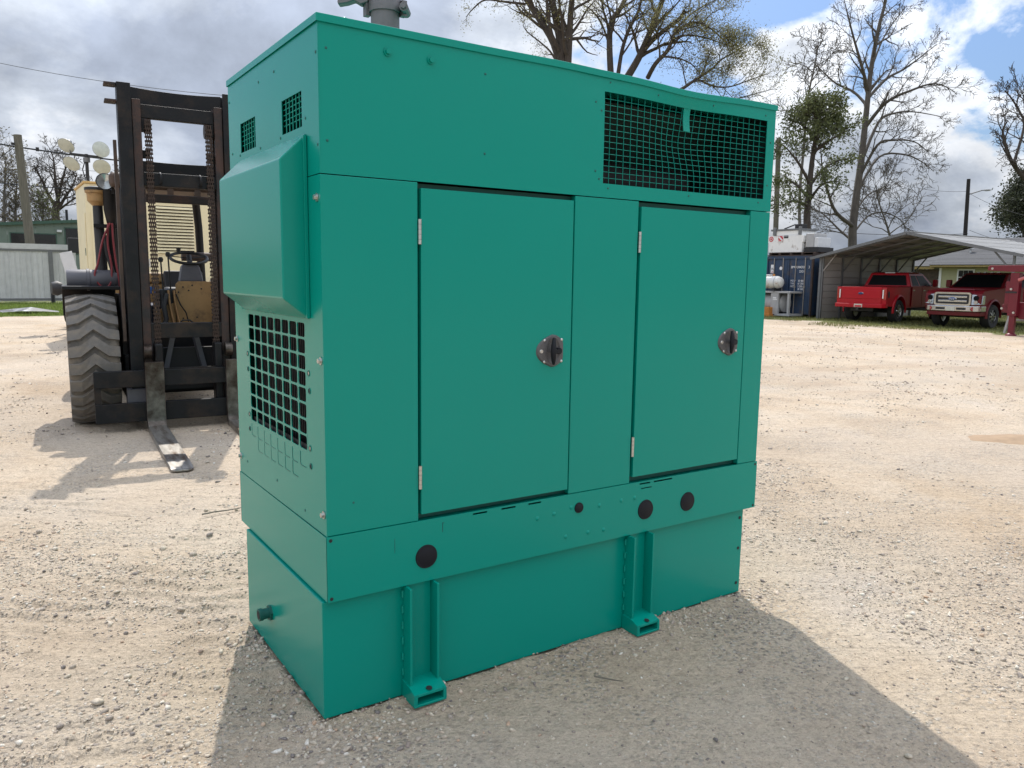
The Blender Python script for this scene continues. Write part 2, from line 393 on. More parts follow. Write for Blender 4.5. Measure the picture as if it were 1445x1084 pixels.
def ico():
    bm = bmesh.new(); bmesh.ops.create_icosphere(bm, subdivisions=1, radius=1.0)
    v = np.array([x.co[:] for x in bm.verts]); f = np.array([[y.index for y in x.verts] for x in bm.faces]); bm.free(); return v, f
rg = np.random.default_rng(11)
def scatter(n, x0, x1, y0, y1, s0, s1, thr, power=2.2):
    x = rg.uniform(x0, x1, n); y = rg.uniform(y0, y1, n)
    keep = rg.uniform(0, 1, n) < np.clip(gravel_mask(x, y), thr, 1)
    tank = (x > -0.02) & (x < 2.22) & (y > 0.03) & (y < 1.0)
    keep &= ~tank
    x, y = x[keep], y[keep]
    s = s0 + (s1-s0)*rg.uniform(0, 1, len(x))**power
    return x, y, s
def in_view(x, y, margin=0.25):
    d = np.stack([x-CAM[0], y-CAM[1], np.full_like(x, -CAM[2])], -1)
    z = d @ FWD; a = (d @ RIGHT)/z
    return (z > 0.5) & (np.abs(a) < 0.65+margin)
parts = [scatter(120000, -2.6, 4.6, -1.9, 3.0, 0.0020, 0.0070, 0.24, 2.0), scatter(12000, -2.6, 4.8, -1.9, 3.2, 0.005, 0.016, 0.05, 2.8),
         scatter(46000, -4, 11.0, -1.5, 9.0, 0.004, 0.013, 0.05, 2.6), scatter(20000, -2.0, 24, 2, 22, 0.010, 0.024, 0.08, 2.5),
         scatter(1800, -0.2, 2.4, -0.20, 0.022, 0.002, 0.012, 0.2, 2.6), scatter(700, -0.16, -0.014, -0.05, 1.1, 0.002, 0.012, 0.2, 2.6),
         scatter(200, -1.6, 4.5, -1.7, 3.0, 0.014, 0.028, 0.05, 2.5)]
sx = np.concatenate([p[0] for p in parts]); sy = np.concatenate([p[1] for p in parts]); ss = np.concatenate([p[2] for p in parts])
kp = in_view(sx, sy); sx, sy, ss = sx[kp], sy[kp], ss[kp]
V0, F0 = ico(); N = len(sx)
vv = V0[None]*(1+rg.uniform(-0.38, 0.25, (N, len(V0), 1)))
sc = np.stack([rg.uniform(0.8, 1.5, N), rg.uniform(0.6, 1.1, N), rg.uniform(0.45, 0.85, N)], -1)*ss[:, None]
vv = vv*sc[:, None]
an = rg.uniform(0, 6.283, N); ca, sa = np.cos(an)[:, None], np.sin(an)[:, None]
tl = rg.normal(0, 0.25, N)[:, None]
X, Y, Z = vv[..., 0], vv[..., 1], vv[..., 2] + vv[..., 0]*tl
vv = np.stack([X*ca-Y*sa + sx[:, None], X*sa+Y*ca + sy[:, None], Z + (height(sx, sy) + sc[:, 2]*0.25)[:, None]], -1)
ff = F0[None] + (np.arange(N)*len(V0))[:, None, None]
sme = np_mesh('gravel', vv.reshape(-1, 3), ff.reshape(-1, 3), 3)
tone = np.repeat(rg.uniform(0, 1, N), len(V0)).astype(np.float32)
at_ = sme.attributes.new('tone', 'FLOAT', 'POINT'); at_.data.foreach_set('value', tone)
gravel = link('gravel', sme, M['gravel']); tag(gravel, 'loose crushed stone scattered over the dirt yard', 'gravel', kind='stuff')
print('gravel stones', N, 'ground quads', len(q))
# ------------------------------------------------------------------ green generator set
GEN = empty('generator', (0, 0, 0), 0, 'tall green generator enclosure on a skirted fuel tank with two doors', 'generator')
GL, GW, GH = 2.263, 1.108, 2.426
ZS, ZT, ZB = 1.9256, 0.690, 0.4506
G = M['green']
# fuel tank
box('fuel_tank', G, GEN, -0.014, 2.212, 0.022, 0.992, 0.002, ZB-0.006, bevel=0.004)
tank = bpy.context.scene.objects['fuel_tank']
for px_, pz_ in ((2.185, 0.055), (2.187, 0.40), (2.187, 0.24)):
    MB().cyl((px_, 0.0225, pz_), (px_, 0.0195, pz_), 0.008, n=12).build('plug_hole', M['dark_in'], tank, smooth=40)
# drain fitting on the tank end
ft = MB(); ft.cyl((-0.014, 0.646, 0.175), (-0.024, 0.646, 0.175), 0.034, n=6).cyl((-0.024, 0.646, 0.175), (-0.05, 0.646, 0.175), 0.022, n=14).cyl((-0.05, 0.646, 0.175), (-0.066, 0.646, 0.175), 0.026, n=14)
fit_ = ft.build('drain_fitting', M['green_in'], GEN, smooth=35)
MB().cyl((-0.066, 0.646, 0.175), (-0.068, 0.646, 0.175), 0.017, n=12).build('bore', M['dark_in'], fit_)
# mounting legs: channel section with a hollow foot
def leg(x, y0=0.022, sgn=-1, hidden=False):
    b = MB(); f = y0 + sgn*0.062
    w = 0.062
    b.box(x-w, x-w+0.010, min(y0,f), max(y0,f), 0.06, ZB-0.004)
    b.box(x+w-0.010, x+w, min(y0,f), max(y0,f), 0.06, ZB-0.004)
    b.box(x-w+0.010, x+w-0.010, min(y0, y0+sgn*0.008), max(y0, y0+sgn*0.008), 0.06, ZB-0.004)
    o = b.build('mounting_leg', G, GEN, bevel=0.002)
    f2 = y0 + sgn*0.108
    ft = MB()
    # hollow foot: bottom plate, two cheeks (sloping down to the front), top plate with bolt hole
    ft.box(x-w-0.006, x+w+0.006, min(y0,f2), max(y0,f2), 0.000, 0.010)
    for s_ in (-1, 1):
        xa, xb = (x-w-0.006, x-w+0.008) if s_ < 0 else (x+w-0.008, x+w+0.006)
        ft.prism([(y0, 0.010), (f2, 0.010), (f2, 0.050), (f-0.0*sgn, 0.066), (y0, 0.072)], 'x', xa, xb)
    ft.prism([(y0, 0.060), (f, 0.054), (f2, 0.040), (f2, 0.050), (f, 0.066), (y0, 0.072)], 'x', x-w+0.008, x+w-0.008)
    fo = ft.build('foot', G, o, bevel=0.002)
    MB().lathe([(0.012, 0), (0.012, 0.0012), (0.0, 0.0012)], (x, y0+sgn*0.094, 0.0585), (0, sgn*0.2, 1), 16).build('bolt_hole', M['dark_in'], fo)
    for k in range(6):
        z = 0.09 + k*0.062
        MB().cyl((x-w-0.003, y0+sgn*0.006, z), (x-w-0.003, y0+sgn*0.006, z+0.028), 0.006, n=8).build('weld_bead', G, o, smooth=60)
for x in (0.362, 1.475): leg(x)
for x in (0.362, 1.475): leg(x, 0.992, 1)
# base skirt: sheet boxes with slots
slots = [(0.591,0.656,0.676,0.683),(0.723,0.791,0.676,0.683),(0.854,0.918,0.676,0.683),(1.465,1.530,0.676,0.683),(1.552,1.669,0.676,0.683),(1.475,1.541,0.655,0.660)]
def cells(a0, a1, step, cuts):
    s_ = set(np.round(np.linspace(a0, a1, max(2, int((a1-a0)/step)+1)), 5)) | {round(c, 5) for c in cuts if a0 <= c <= a1} | {a0, a1}
    return sorted(s_)
def rim(b, thick):
    # folded edge all round a sheet and its openings, so the paint breaks sharply there
    cnt = {}
    for f in b.f:
        for i in range(len(f)):
            e = (f[i], f[(i+1) % len(f)]); k = tuple(sorted(e)); cnt[k] = None if k in cnt else e
    n = Vector((0,0,0)); f0 = b.f[0]; p = [Vector(b.v[i]) for i in f0]; n = (p[1]-p[0]).cross(p[3]-p[0]).normalized()*-thick
    for e in [e for e in cnt.values() if e]:
        a, c = Vector(b.v[e[0]]), Vector(b.v[e[1]]); o = len(b.v)
        b.v += [tuple(a), tuple(a+n), tuple(c+n), tuple(c)]; b.f.append((o, o+1, o+2, o+3))
def sheet(name, x0, x1, z0, z1, holes, fn, step, thick, parent=GEN, mat_=None, bevel=0):
    xs = cells(x0, x1, step, [h[0] for h in holes]+[h[1] for h in holes]); zs = cells(z0, z1, step, [h[2] for h in holes]+[h[3] for h in holes])
    sk = lambda x, z: any(h[0] < x < h[1] and h[2] < z < h[3] for h in holes)
    b = MB(); b.grid(xs, zs, fn, sk); rim(b, thick)
    return b.build(name, mat_ or G, parent, fix=False, smooth=30)
wav = lambda x, z: 0.0012*math.sin(3.1*x+1.7*z+0.4)*math.sin(2.3*z+0.8*x)
skf = sheet('skirt_panel', -0.003, GL+0.003, ZB, ZT, slots, lambda x, z: (x, -0.0035, z), 0.4, 0.004)
ske = MB().box(-0.003, 0.0005, -0.0034, GW+0.003, ZB, ZT-0.002).build('skirt_panel', G, GEN)
MB().box(GL-0.0005, GL+0.003, -0.0034, GW+0.003, ZB, ZT-0.002).build('skirt_panel', G, GEN)
MB().box(-0.003, GL+0.003, GW, GW+0.003, ZB, ZT-0.002).build('skirt_panel', G, GEN)
MB().box(0.0, GL, 0.0006, GW-0.001, ZB+0.004, ZB+0.012).build('floor_pan', M['green_in'], GEN)
MB().box(0.001, GL-0.001, 0.002, 0.05, ZT-0.008, ZT-0.004).build('skirt_lip', G, GEN)
for x, z, r in ((0.387,0.548,0.046),(1.117,0.625,0.023),(1.506,0.556,0.046),(1.775,0.553,0.046)):
    p = MB().lathe([(0.0, 0.006), (r*0.72, 0.006), (r*0.78, 0.0045), (r*0.95, 0.005), (r, 0.0)], (x, -0.0036, z), (0, -1, 0), 32).build('rubber_plug', M['black_plastic'], GEN, smooth=50)
rv = MB
for x, z in ((0.985,0.618),(1.076,0.632),(1.232,0.617),(1.358,0.62),(1.438,0.621),(1.172,0.506),(1.26,0.503),(0.90,0.612),(1.05,0.508)):
    MB().lathe([(0.0,0.0045),(0.006,0.004),(0.010,0.0)], (x,-0.0036,z), (0,-1,0), 12).build('rivet', G, GEN, smooth=60)
for x in (0.012, GL-0.012):
    for z in (ZB+0.012, ZT-0.014): MB().cyl((x,-0.0036,z),(x,-0.0044,z),0.0065,n=12).build('bolt_hole', M['dark_in'], GEN)
# scored marks and faint creases on the skirt
sm_ = MB(); sm_.box(0.455,0.4575,-0.0045,-0.0034,0.632,0.667).box(0.455,0.463,-0.0045,-0.0034,0.6665,0.669).box(0.256,0.2575,-0.0042,-0.0034,0.585,0.64)
sm_.build('scored_mark', M['green_scored'], GEN)
# roof with a rolled lip, sagging a little where the corner was hit
def dip(x): return -0.0115*math.exp(-((x-1.72)/0.26)**2) + 0.003*math.exp(-((x-0.95)/0.2)**2)
def dent(x, z):
    return 0.020*math.exp(-((x-1.68)/0.24)**2)*math.exp(-((z-2.30)/0.085)**2) + 0.004*math.exp(-((x-1.18)/0.10)**2)*math.exp(-((z-2.38)/0.05)**2)
rb = MB(); xs = list(np.linspace(-0.006, GL+0.006, 34)); ys = [-0.006, 0.25, 0.55, 0.85, GW+0.006]
k_ = lambda y: max(0, 1-max(y, 0)/0.5)
rb.grid(xs, ys, lambda x, y: (x, y + (dent(x, 2.36)*0.6 if y < 0 else 0), GH + dip(x)*k_(y)))
rb.grid(xs, [0, 1], lambda x, t: (x, -0.006+dent(x, 2.36)*0.6, GH + dip(x) - 0.026*t))
rb.grid(xs, [0, 1], lambda x, t: (x, GW+0.006, GH - 0.026*t))
for X_ in (-0.006, GL+0.006): rb.grid(ys, [0, 1], lambda y, t: (X_, y, GH - 0.026*t))
roof = rb.build('roof', G, GEN, smooth=30, bevel=0.003)
for x, y in ((0.10, 0.02), (0.85, 0.03), (0.02, 0.6)):
    MB().lathe([(0,0.008),(0.008,0.006),(0.012,0)], (x, y, GH+0.0002), (0,0,1), 10).build('roof_screw', G, roof, smooth=60)
# front upper panel with the torn exhaust grille opening
gr = (1.202, 2.205, 1.984, 2.347)
up = sheet('upper_front_panel', 0.0, GL, ZS+0.002, GH-0.012, [gr], lambda x, z: (x, dent(x, z)+wav(x, z), z + (dip(x)*smooth(2.30, 2.40, z))), 0.055, 0.003)
tabx0, tabx1 = 1.667, 1.706
tb = MB(); zs = np.linspace(2.244, 2.352, 6)
tb.grid([tabx0, tabx1], zs, lambda x, z: (x, dent(x, z)*1.0 + 0.0005, z))
tb.build('grille_tab', G, GEN, solid=0.003, fix=False)
def wired(x, z):   # the wire mesh is pushed in behind the tab
    return 0.010 + dent(x, z)*0.8 + 0.022*math.exp(-((x-1.70)/0.22)**2)*math.exp(-((z-2.17)/0.09)**2)
gset = MB().box(gr[0]-0.02, gr[1]+0.02, 0.0062, 0.0082, gr[2]-0.022, gr[2]-0.002).build('exhaust_grille', G, GEN)
def warp(x, z): return 0.011*math.exp(-((x-1.66)/0.18)**2)*math.exp(-((z-2.20)/0.07)**2)
for i in range(1, 26):
    x = gr[0] + (gr[1]-gr[0])*i/26
    pts = [(x - 1.0*warp(x, z)*(1 if x > 1.55 else 0.6), wired(x, z), z - 0.3*warp(x, z)) for z in np.linspace(gr[2]-0.01, gr[3]+0.01, 14)]
    MB().tube(pts, 0.0012, n=5).build('wire', G, gset, smooth=60, fix=False)
for j in range(1, 15):
    z = gr[2] + (gr[3]-gr[2])*j/15
    pts = [(x - 0.5*warp(x, z), wired(x, z)+0.0025, z - 0.9*warp(x, z)*0.6) for x in np.linspace(gr[0]-0.012, gr[1]+0.012, 36)]
    MB().tube(pts, 0.0012, n=5).build('wire', G, gset, smooth=60, fix=False)
# behind the grille: baffle plate, duct wall and floor
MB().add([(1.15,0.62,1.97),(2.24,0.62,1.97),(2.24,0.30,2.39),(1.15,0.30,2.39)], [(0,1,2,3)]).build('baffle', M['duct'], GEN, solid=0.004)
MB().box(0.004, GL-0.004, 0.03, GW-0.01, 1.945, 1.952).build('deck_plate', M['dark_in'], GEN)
MB().box(1.14, 1.146, 0.03, GW-0.02, 1.953, 2.39).build('dark_duct_wall', M['duct'], GEN)
MB().cyl((1.35,0.42,2.06),(2.05,0.42,2.06),0.085,n=20).build('silencer', M['dark_in'], GEN, smooth=40)
MB().box(GL-0.012, GL-0.006, 0.03, GW-0.02, 1.953, 2.39).build('dark_duct_wall', M['duct'], GEN)  # added liner, hides the lit green end panel to darken the opening
# screws
def screw(x, z, r=0.0045, m_=None, parent=GEN): MB().lathe([(0,0.0026),(r*0.7,0.0024),(r,0)], (x, wav(x, z)+dent(x, z)-0.0002, z), (0,-1,0), 8).build('screw', m_ or M['green_scored'], parent, smooth=60)
for x, z in ((0.028,2.323),(0.027,2.033),(0.632,2.048),(0.632,2.33),(1.23,2.385),(1.50,2.372),(1.84,2.372),(2.19,2.37),(1.185,2.27),(2.235,2.25),(2.228,2.05),(1.18,2.0),(1.23,1.966),(1.70,1.966),(2.17,1.966),(1.16,2.03),(1.155,2.30)): screw(x, z)
for x, z in ((0.244,2.345),(0.408,2.343)):
    MB().cyl((x,0.0,z),(x,-0.004,z),0.015,n=16).cyl((x,-0.004,z),(x,-0.012,z),0.010,n=6).build('hex_bolt', G, GEN, smooth=35)
# front middle band: pillars, doors
pl = box('door_post', G, GEN, 0.0, 0.356, 0.0, 0.030, ZT+0.001, ZS-0.001, bevel=0.003)
box('door_post', G, GEN, 1.062, 1.406, 0.0, 0.030, ZT+0.001, ZS-0.001, bevel=0.003)
box('door_post', G, GEN, 2.122, GL, 0.0, 0.030, ZT+0.001, ZS-0.001, bevel=0.003)
for a, b in ((0.356, 1.062), (1.406, 2.122)):
    fr = MB(); fr.box(a-0.02, b+0.02, 0.032, 0.045, 1.88, ZS-0.002).box(a-0.02, b+0.02, 0.032, 0.045, ZT, 0.74).box(a-0.02, a+0.03, 0.032, 0.045, 0.74, 1.88).box(b-0.03, b+0.02, 0.032, 0.045, 0.74, 1.88)
    fr.build('door_frame', M['green_in'], GEN)
for x, z in ((0.10,0.80),): screw(x, z)
def door(x0, x1, z0, z1, hx, lx):
    d = sheet('door', x0, x1, z0, z1, [], lambda x, z: (x, -0.0015 + 0.0010*math.sin(2.7*x+1.1)*math.sin(2.2*z+0.3), z), 0.06, 0.028)
    for z in (0.857, 1.753):
        h = MB()
        for k in range(5):
            za = z-0.044+k*0.0178; h.cyl((hx,-0.003,za),(hx,-0.003,za+0.0165),0.0068,n=12)
        h.build('hinge', M['steel'], d, smooth=40)
    # latch: teardrop escutcheon, recessed cup, T handle
    z = 1.304; poly = []
    for k in range(40):
        a = 2*math.pi*k/40; c, s = math.cos(a), math.sin(a)
        x = 0.078*c if c < 0 else 0.066*c
        x = min(x, 0.056)
        y = 0.066*s
        if c < 0: y *= (1-0.16*abs(c)**1.5*1.0); y *= max(0.0, 1-0.18*abs(c)*(1-abs(c))*4*0.4)
        poly.append((lx+x, z+y))
    lp = MB(); inner = [(lx+(p[0]-lx)*0.93, z+(p[1]-z)*0.93) for p in poly]
    cup = []
    for k in range(40):
        a = 2*math.pi*k/40; cup.append((lx+0.004+0.034*math.cos(a), z+0.053*math.sin(a)))
    cup2 = [(lx+0.004+(p[0]-lx-0.004)*0.8, z+(p[1]-z)*0.85) for p in cup]
    lp.loft([[(p[0], -0.002, p[1]) for p in poly], [(p[0], -0.009, p[1]) for p in inner], [(p[0], -0.0095, p[1]) for p in cup], [(p[0], -0.0045, p[1]) for p in cup2]], cap=False)
    n0 = len(lp.v); lp.add([(p[0], -0.0045, p[1]) for p in cup2], [tuple(range(40))])
    plate = lp.build('latch', M['plastic_grey'], d, smooth=35)
    hd = MB()
    hp = [(lx-0.014+0.010*abs(t)**2*1.2, -0.034+0.014*t*t, z+0.052*t) for t in np.linspace(-1, 1, 9)]
    hd.tube(hp, [0.006, 0.0085, 0.010, 0.0105, 0.0105, 0.0105, 0.010, 0.0085, 0.006], n=8)
    hd.bar((lx-0.012,-0.028,z), (lx+0.030,-0.018,z), 0.020, 0.016); hd.cyl((lx+0.022,-0.006,z),(lx+0.022,-0.026,z),0.013,n=12)
    hd.build('handle', M['black_plastic'], plate if False else d, smooth=45)
    for sx_, sz_ in ((-0.040,0.043),(0.045,0.044),(-0.040,-0.043),(0.045,-0.043)):
        MB().lathe([(0,0.003),(0.0045,0.0025),(0.0062,0)], (lx+sx_,-0.0085,z+sz_), (0,-1,0), 12).build('latch_screw', M['steel'], d, smooth=60)
    kl = MB().lathe([(0,0.004),(0.007,0.004),(0.0092,0)], (lx-0.056,-0.008,z), (0,-1,0), 16).build('key_lock', M['steel'], d, smooth=50)
    return d
door(0.368, 1.054, 0.714, 1.905, 0.362, 0.957)
door(1.422, 2.114, 0.718, 1.903, 1.4145, 2.012)
# end wall (x = 0): upper panel with two vents, lower panel with the punched air inlet
v1, v2 = (0.166, 0.380, 2.098, 2.216), (0.711, 0.926, 2.098, 2.216)
ue = MB(); ysl = cells(0.0, GW, 0.06, [v1[0],v1[1],v2[0],v2[1]]); zsl = cells(ZS+0.002, GH-0.012, 0.06, [2.098,2.216])
ue.grid(ysl[::-1], zsl, lambda y, z: (-0.0006+wav(y, z), y, z), lambda y, z: any(v[0]<y<v[1] and v[2]<z<v[3] for v in (v1, v2)))
rim(ue, 0.003); ue.build('upper_end_panel', G, GEN, fix=False, smooth=30)
for v in (v1, v2):
    sc_ = MB().box(0.004, 0.0055, v[0]-0.01, v[1]+0.01, v[2]-0.012, v[2]-0.001).build('vent_screen', G, GEN)
    for i in range(1, 6): y = v[0]+(v[1]-v[0])*i/6; MB().cyl((0.006,y,v[2]-0.006),(0.006,y,v[3]+0.006),0.0022,n=6).build('wire', G, sc_)
    for j in range(1, 6): z = v[2]+0.012+(v[3]-v[2]-0.012)*j/5.6; MB().cyl((0.009,v[0]-0.006,z),(0.009,v[1]+0.006,z),0.0022,n=6).build('wire', G, sc_)
gy0, gy1, gz0, gz1 = 0.177, 0.903, 0.960, 1.430
le = MB(); ysl = cells(0.0, GW, 0.12, [gy0, gy1]); zsl = cells(ZT+0.001, ZS-0.001, 0.12, [gz0, gz1])
le.grid(ysl[::-1], zsl, lambda y, z: (-0.0006+0.7*wav(y, z), y, z), lambda y, z: gy0<y<gy1 and gz0<z<gz1)
rim(le, 0.003); lep = le.build('lower_end_panel', G, GEN, fix=False, smooth=30)
# punched lattice: 8 by 8 rounded windows
lat = MB(); nc, nr = 8, 8; dy, dz = (gy1-gy0)/nc, (gz1-gz0)/nr
def rr(cy, cz, hy, hz, r, n=4):
    out = []
    for sy_, sz_, a0 in ((1,1,0),(-1,1,90),(-1,-1,180),(1,-1,270)):
        for k in range(n+1):
            a = math.radians(a0+90*k/n); out.append((cy+sy_*(hy-r)+r*math.cos(a), cz+sz_*(hz-r)+r*math.sin(a)))
    return out
for i in range(nc):
    for j in range(nr):
        cy, cz = gy0+dy*(i+0.5), gz0+dz*(j+0.5); h = rr(cy, cz, dy/2*0.88, dz/2*0.86, 0.011); n = len(h)
        oc = [(cy+dy/2,cz+dz/2),(cy-dy/2,cz+dz/2),(cy-dy/2,cz-dz/2),(cy+dy/2,cz-dz/2)]
        X0, X1 = -0.0006, 0.0026
        vs_ = [(X0, *p) for p in h] + [(X1, *p) for p in h] + [(X0, *p) for p in oc]
        fs_ = [(k, (k+1) % n, n+(k+1) % n, n+k) for k in range(n)]
        for c_ in range(4):
            for k in range(4): fs_.append((c_*5+k, 2*n+c_, c_*5+k+1))
            fs_.append((c_*5+4, 2*n+c_, 2*n+(c_+1) % 4, ((c_+1)*5) % n))
        lat.add(vs_, fs_)
lat.build('inlet_lattice', G, lep)
cf = MB().box(0.045, 0.055, 0.10, 0.99, 0.93, 1.48).build('radiator_core', M['core'], GEN)
for k in range(40):
    y = 0.12+k*0.0217; MB().box(0.038, 0.045, y, y+0.004, 0.93, 1.48).build('core_fin', M['core'], cf)
MB().box(0.012, 0.016, 0.15, 0.93, 0.93, 0.977).build('core_rail', M['dark_in'], GEN)
sm2 = None
for row, (z0, cols) in enumerate(((0.948, range(0, 8)), (0.893, range(1, 7)))):
    for i in cols:
        y = gy0 + dy*i
        tb_ = MB(); za, zb = z0-0.050, z0
        tb_.box(-0.0016, -0.0004, y+dy*0.88, y+dy*0.91, za+0.008, zb).box(-0.0016, -0.0004, y+dy*0.24, y+dy*0.84, za-0.0015, za+0.0005)
        tb_.bar((-0.001, y+dy*0.895, za+0.009), (-0.001, y+dy*0.83, za-0.0005), 0.0024, 0.0012, (1,0,0))
        tb_.build('scored_tab', M['green_scored'], lep)
for y, z in ((0.148,1.25),(0.144,1.187),(0.150,0.978),(0.146,0.913),(0.924,1.252),(0.924,1.185),(0.924,0.985),(0.924,0.92)):
    wsh = MB().lathe([(0.011,0),(0.011,0.002),(0.0075,0.0022)], (-0.0005,y,z), (-1,0,0), 16).build('slot_rim', M['green_scored'], lep, smooth=50)
    MB().lathe([(0.0,0.001),(0.0075,0.0012)], (-0.0005,y,z), (-1,0,0), 14).build('slot_hole', M['dark_in'] if (z<1.2 and z>1.1) or abs(z-0.913)<0.01 else M['steel'], wsh)
def ebolt(y, z):
    MB().lathe([(0.014,0),(0.014,0.003),(0.009,0.0035)], (-0.001,y,z), (-1,0,0), 14).cyl((-0.0035,y,z),(-0.013,y,z),0.009,n=6).build('panel_bolt', M['steel'], lep, smooth=35)
for y, z in ((0.022,1.306),(0.030,1.851),(0.022,0.765),(1.085,1.305),(1.085,0.766)): ebolt(y, z)
for y, z in ((0.651,2.334),(0.457,2.335),(1.09,2.33),(0.02,2.31),(0.015,2.02),(0.13,2.12),(0.40,2.09),(0.65,2.085),(0.94,2.09),(1.06,2.11),(0.55,0.77),(0.98,0.76),(0.22,0.73)):
    MB().lathe([(0,0.0024),(0.004,0.002),(0.006,0)], (wav(y,z)-0.0006,y,z), (-1,0,0), 8).build('screw', M['green_scored'], GEN, smooth=60)
# intake hood
hd = MB(); hy0, hy1 = 0.128, 0.938
prof = [(0.0,1.440),(-0.092,1.514),(-0.092,1.980),(0.0,2.072)]
hd.prism([(p[0], p[1]) for p in prof], 'y', hy0, hy1)
hood = hd.build('intake_hood', G, GEN, bevel=0.006, seg=3)
MB().box(-0.0135, -0.002, hy0-0.011, hy0-0.0006, 1.446, 2.062).build('hood_flange', G, hood, bevel=0.001)
MB().box(-0.0135, -0.002, hy1+0.0006, hy1+0.011, 1.446, 2.062).build('hood_flange', G, hood, bevel=0.001)
# far side and far end walls
MB().box(0.0, GL, GW-0.004, GW, ZT, ZS).build('back_panel', G, GEN)
MB().box(0.0, GL, GW-0.004, GW, ZS+0.002, GH-0.012).build('back_panel', G, GEN)
MB().box(GL-0.003, GL+0.0006, 0.003, GW-0.004, ZT, ZS).build('far_end_panel', G, GEN)
MB().box(GL-0.003, GL+0.0006, 0.003, GW-0.004, ZS+0.002, GH-0.012).build('far_end_panel', G, GEN)
MB().box(0.20, 2.1, 0.25, 0.9, ZB+0.02, 1.8).build('engine_block', M['dark_in'], GEN)
# exhaust outlet with its rain cap swung open
ex, ey = 0.49, 0.55
ep = MB().lathe([(0.058,GH-0.02),(0.058,2.68),(0.053,2.68),(0.053,2.45)], (ex,ey,0), (0,0,1), 28).build('exhaust_pipe', M['pipe'], GEN, smooth=40)
rc = MB().lathe([(0.059,2.652),(0.064,2.652),(0.065,2.712),(0.061,2.718),(0.059,2.716)], (ex,ey,0), (0,0,1), 28, close=True)
rt = Vector((math.cos(YAW), -math.sin(YAW), 0)); rt_ = tuple(rt)
c0 = Vector((ex,ey,0))
for s_ in (-1, 1):
    p = c0 + rt*s_*0.073; rc.bar(p+Vector((0,0,2.64)), p+Vector((0,0,2.70)), 0.022, 0.03)
rain = rc.build('rain_cap', M['pipe'], ep, smooth=40)
# lid: curved counterweight hanging out to the side, disc standing up above
cw = MB(); base = c0 + rt*(-0.076) + Vector((0,0,2.725))
outl = [(0.01,-0.035),(-0.02,-0.045),(-0.045,-0.03),(-0.075,-0.040),(-0.112,-0.046),(-0.114,-0.032),(-0.098,0.0),(-0.07,0.028),(-0.03,0.045),(0.01,0.05),(0.03,0.03)]
fwd2 = Vector((math.sin(YAW), math.cos(YAW), 0))
def pp(q, t): return base + rt*q[0] + Vector((0,0,q[1])) + fwd2*t
cw.loft([[pp(q, -0.022) for q in outl], [pp(q, 0.022) for q in outl]])
cw.build('counterweight', M['pipe'], ep, bevel=0.005, seg=2)
MB().cyl(pp((-0.035,0.012), -0.023), pp((-0.035,0.012), -0.036), 0.011, n=6).build('hinge_bolt', M['steel'], ep, smooth=35)
b2 = c0 + rt*0.082 + Vector((0,0,2.665)); MB().cyl(b2-fwd2*0.05, b2-fwd2*0.064, 0.011, n=6).cyl(b2-fwd2*0.05, b2+fwd2*0.04, 0.018, n=10).build('clamp_bolt', M['pipe'], ep, smooth=35)
lid = c0 + rt*(-0.07) + Vector((0,0,2.83)); MB().cyl(lid - rt*0.004 , lid + rt*0.004, 0.078, n=28).build('lid', M['pipe'], ep, bevel=0.002)
# ------------------------------------------------------------------ forklift
M['fk_black'] = mat('worn_black_enamel', (0.008, 0.0085, 0.010), 0.5, var=0.3, vscale=7, dirt=(0.026, 0.019, 0.015), dscale=4, damt=0.35, bump=0.12, bscale=60, spec=0.25)
M['fk_rust'] = mat('rusty_black_steel', (0.012, 0.010, 0.010), 0.6, var=0.3, vscale=9, dirt=(0.050, 0.022, 0.014), dscale=4, damt=0.55, bump=0.2, bscale=50)
M['fk_tan'] = mat('faded_tan_paint', (0.36, 0.215, 0.085), 0.55, var=0.1, vscale=5, dirt=(0.16, 0.10, 0.05), dscale=6, damt=0.3)
M['fk_brown'] = mat('dusty_brown_paint', (0.085, 0.055, 0.040), 0.65, var=0.2, vscale=8, dirt=(0.05, 0.036, 0.028), dscale=5, damt=0.5)
M['fork_steel'] = mat('worn_fork_steel', (0.13, 0.115, 0.10), 0.40, metal=0.7, var=0.35, vscale=9, dirt=(0.035, 0.022, 0.016), dscale=4, damt=0.7)
M['fork_bare'] = mat('bare_worn_steel', (0.30, 0.285, 0.26), 0.38, metal=0.75, var=0.3, vscale=7, dirt=(0.10, 0.07, 0.05), dscale=4, damt=0.45, stretch=(4, 0.7, 1))
M['chain'] = mat('rusty_chain', (0.042, 0.026, 0.019), 0.65, metal=0.3, var=0.4, vscale=40)
M['tyre'] = mat('dusty_rubber', (0.10, 0.092, 0.083), 0.85, var=0.25, vscale=8, dirt=(0.17, 0.145, 0.115), dscale=4, damt=0.55, bump=0.3, bscale=70, spec=0.25)
M['tyre_lug'] = mat('scuffed_rubber_tread', (0.135, 0.127, 0.117), 0.85, var=0.2, vscale=10, dirt=(0.19, 0.165, 0.135), dscale=7, damt=0.5, bump=0.35, bscale=90, spec=0.25)
M['hose_red'] = mat('red_rubber_hose', (0.20, 0.022, 0.028), 0.5, var=0.2, vscale=20)
M['rubber'] = mat('black_rubber', (0.014, 0.014, 0.015), 0.55, var=0.2)
M['brass'] = mat('dull_brass_line', (0.30, 0.17, 0.075), 0.45, metal=0.6, var=0.2, vscale=20)
M['grey_plastic'] = mat('grey_console_plastic', (0.10, 0.10, 0.115), 0.55, var=0.1)
M['lamp_glass'] = mat('lamp_glass', (0.55, 0.58, 0.58), 0.12, metal=0.7, var=0.2, vscale=30)
M['vinyl'] = mat('blue_black_vinyl', (0.012, 0.018, 0.040), 0.5)
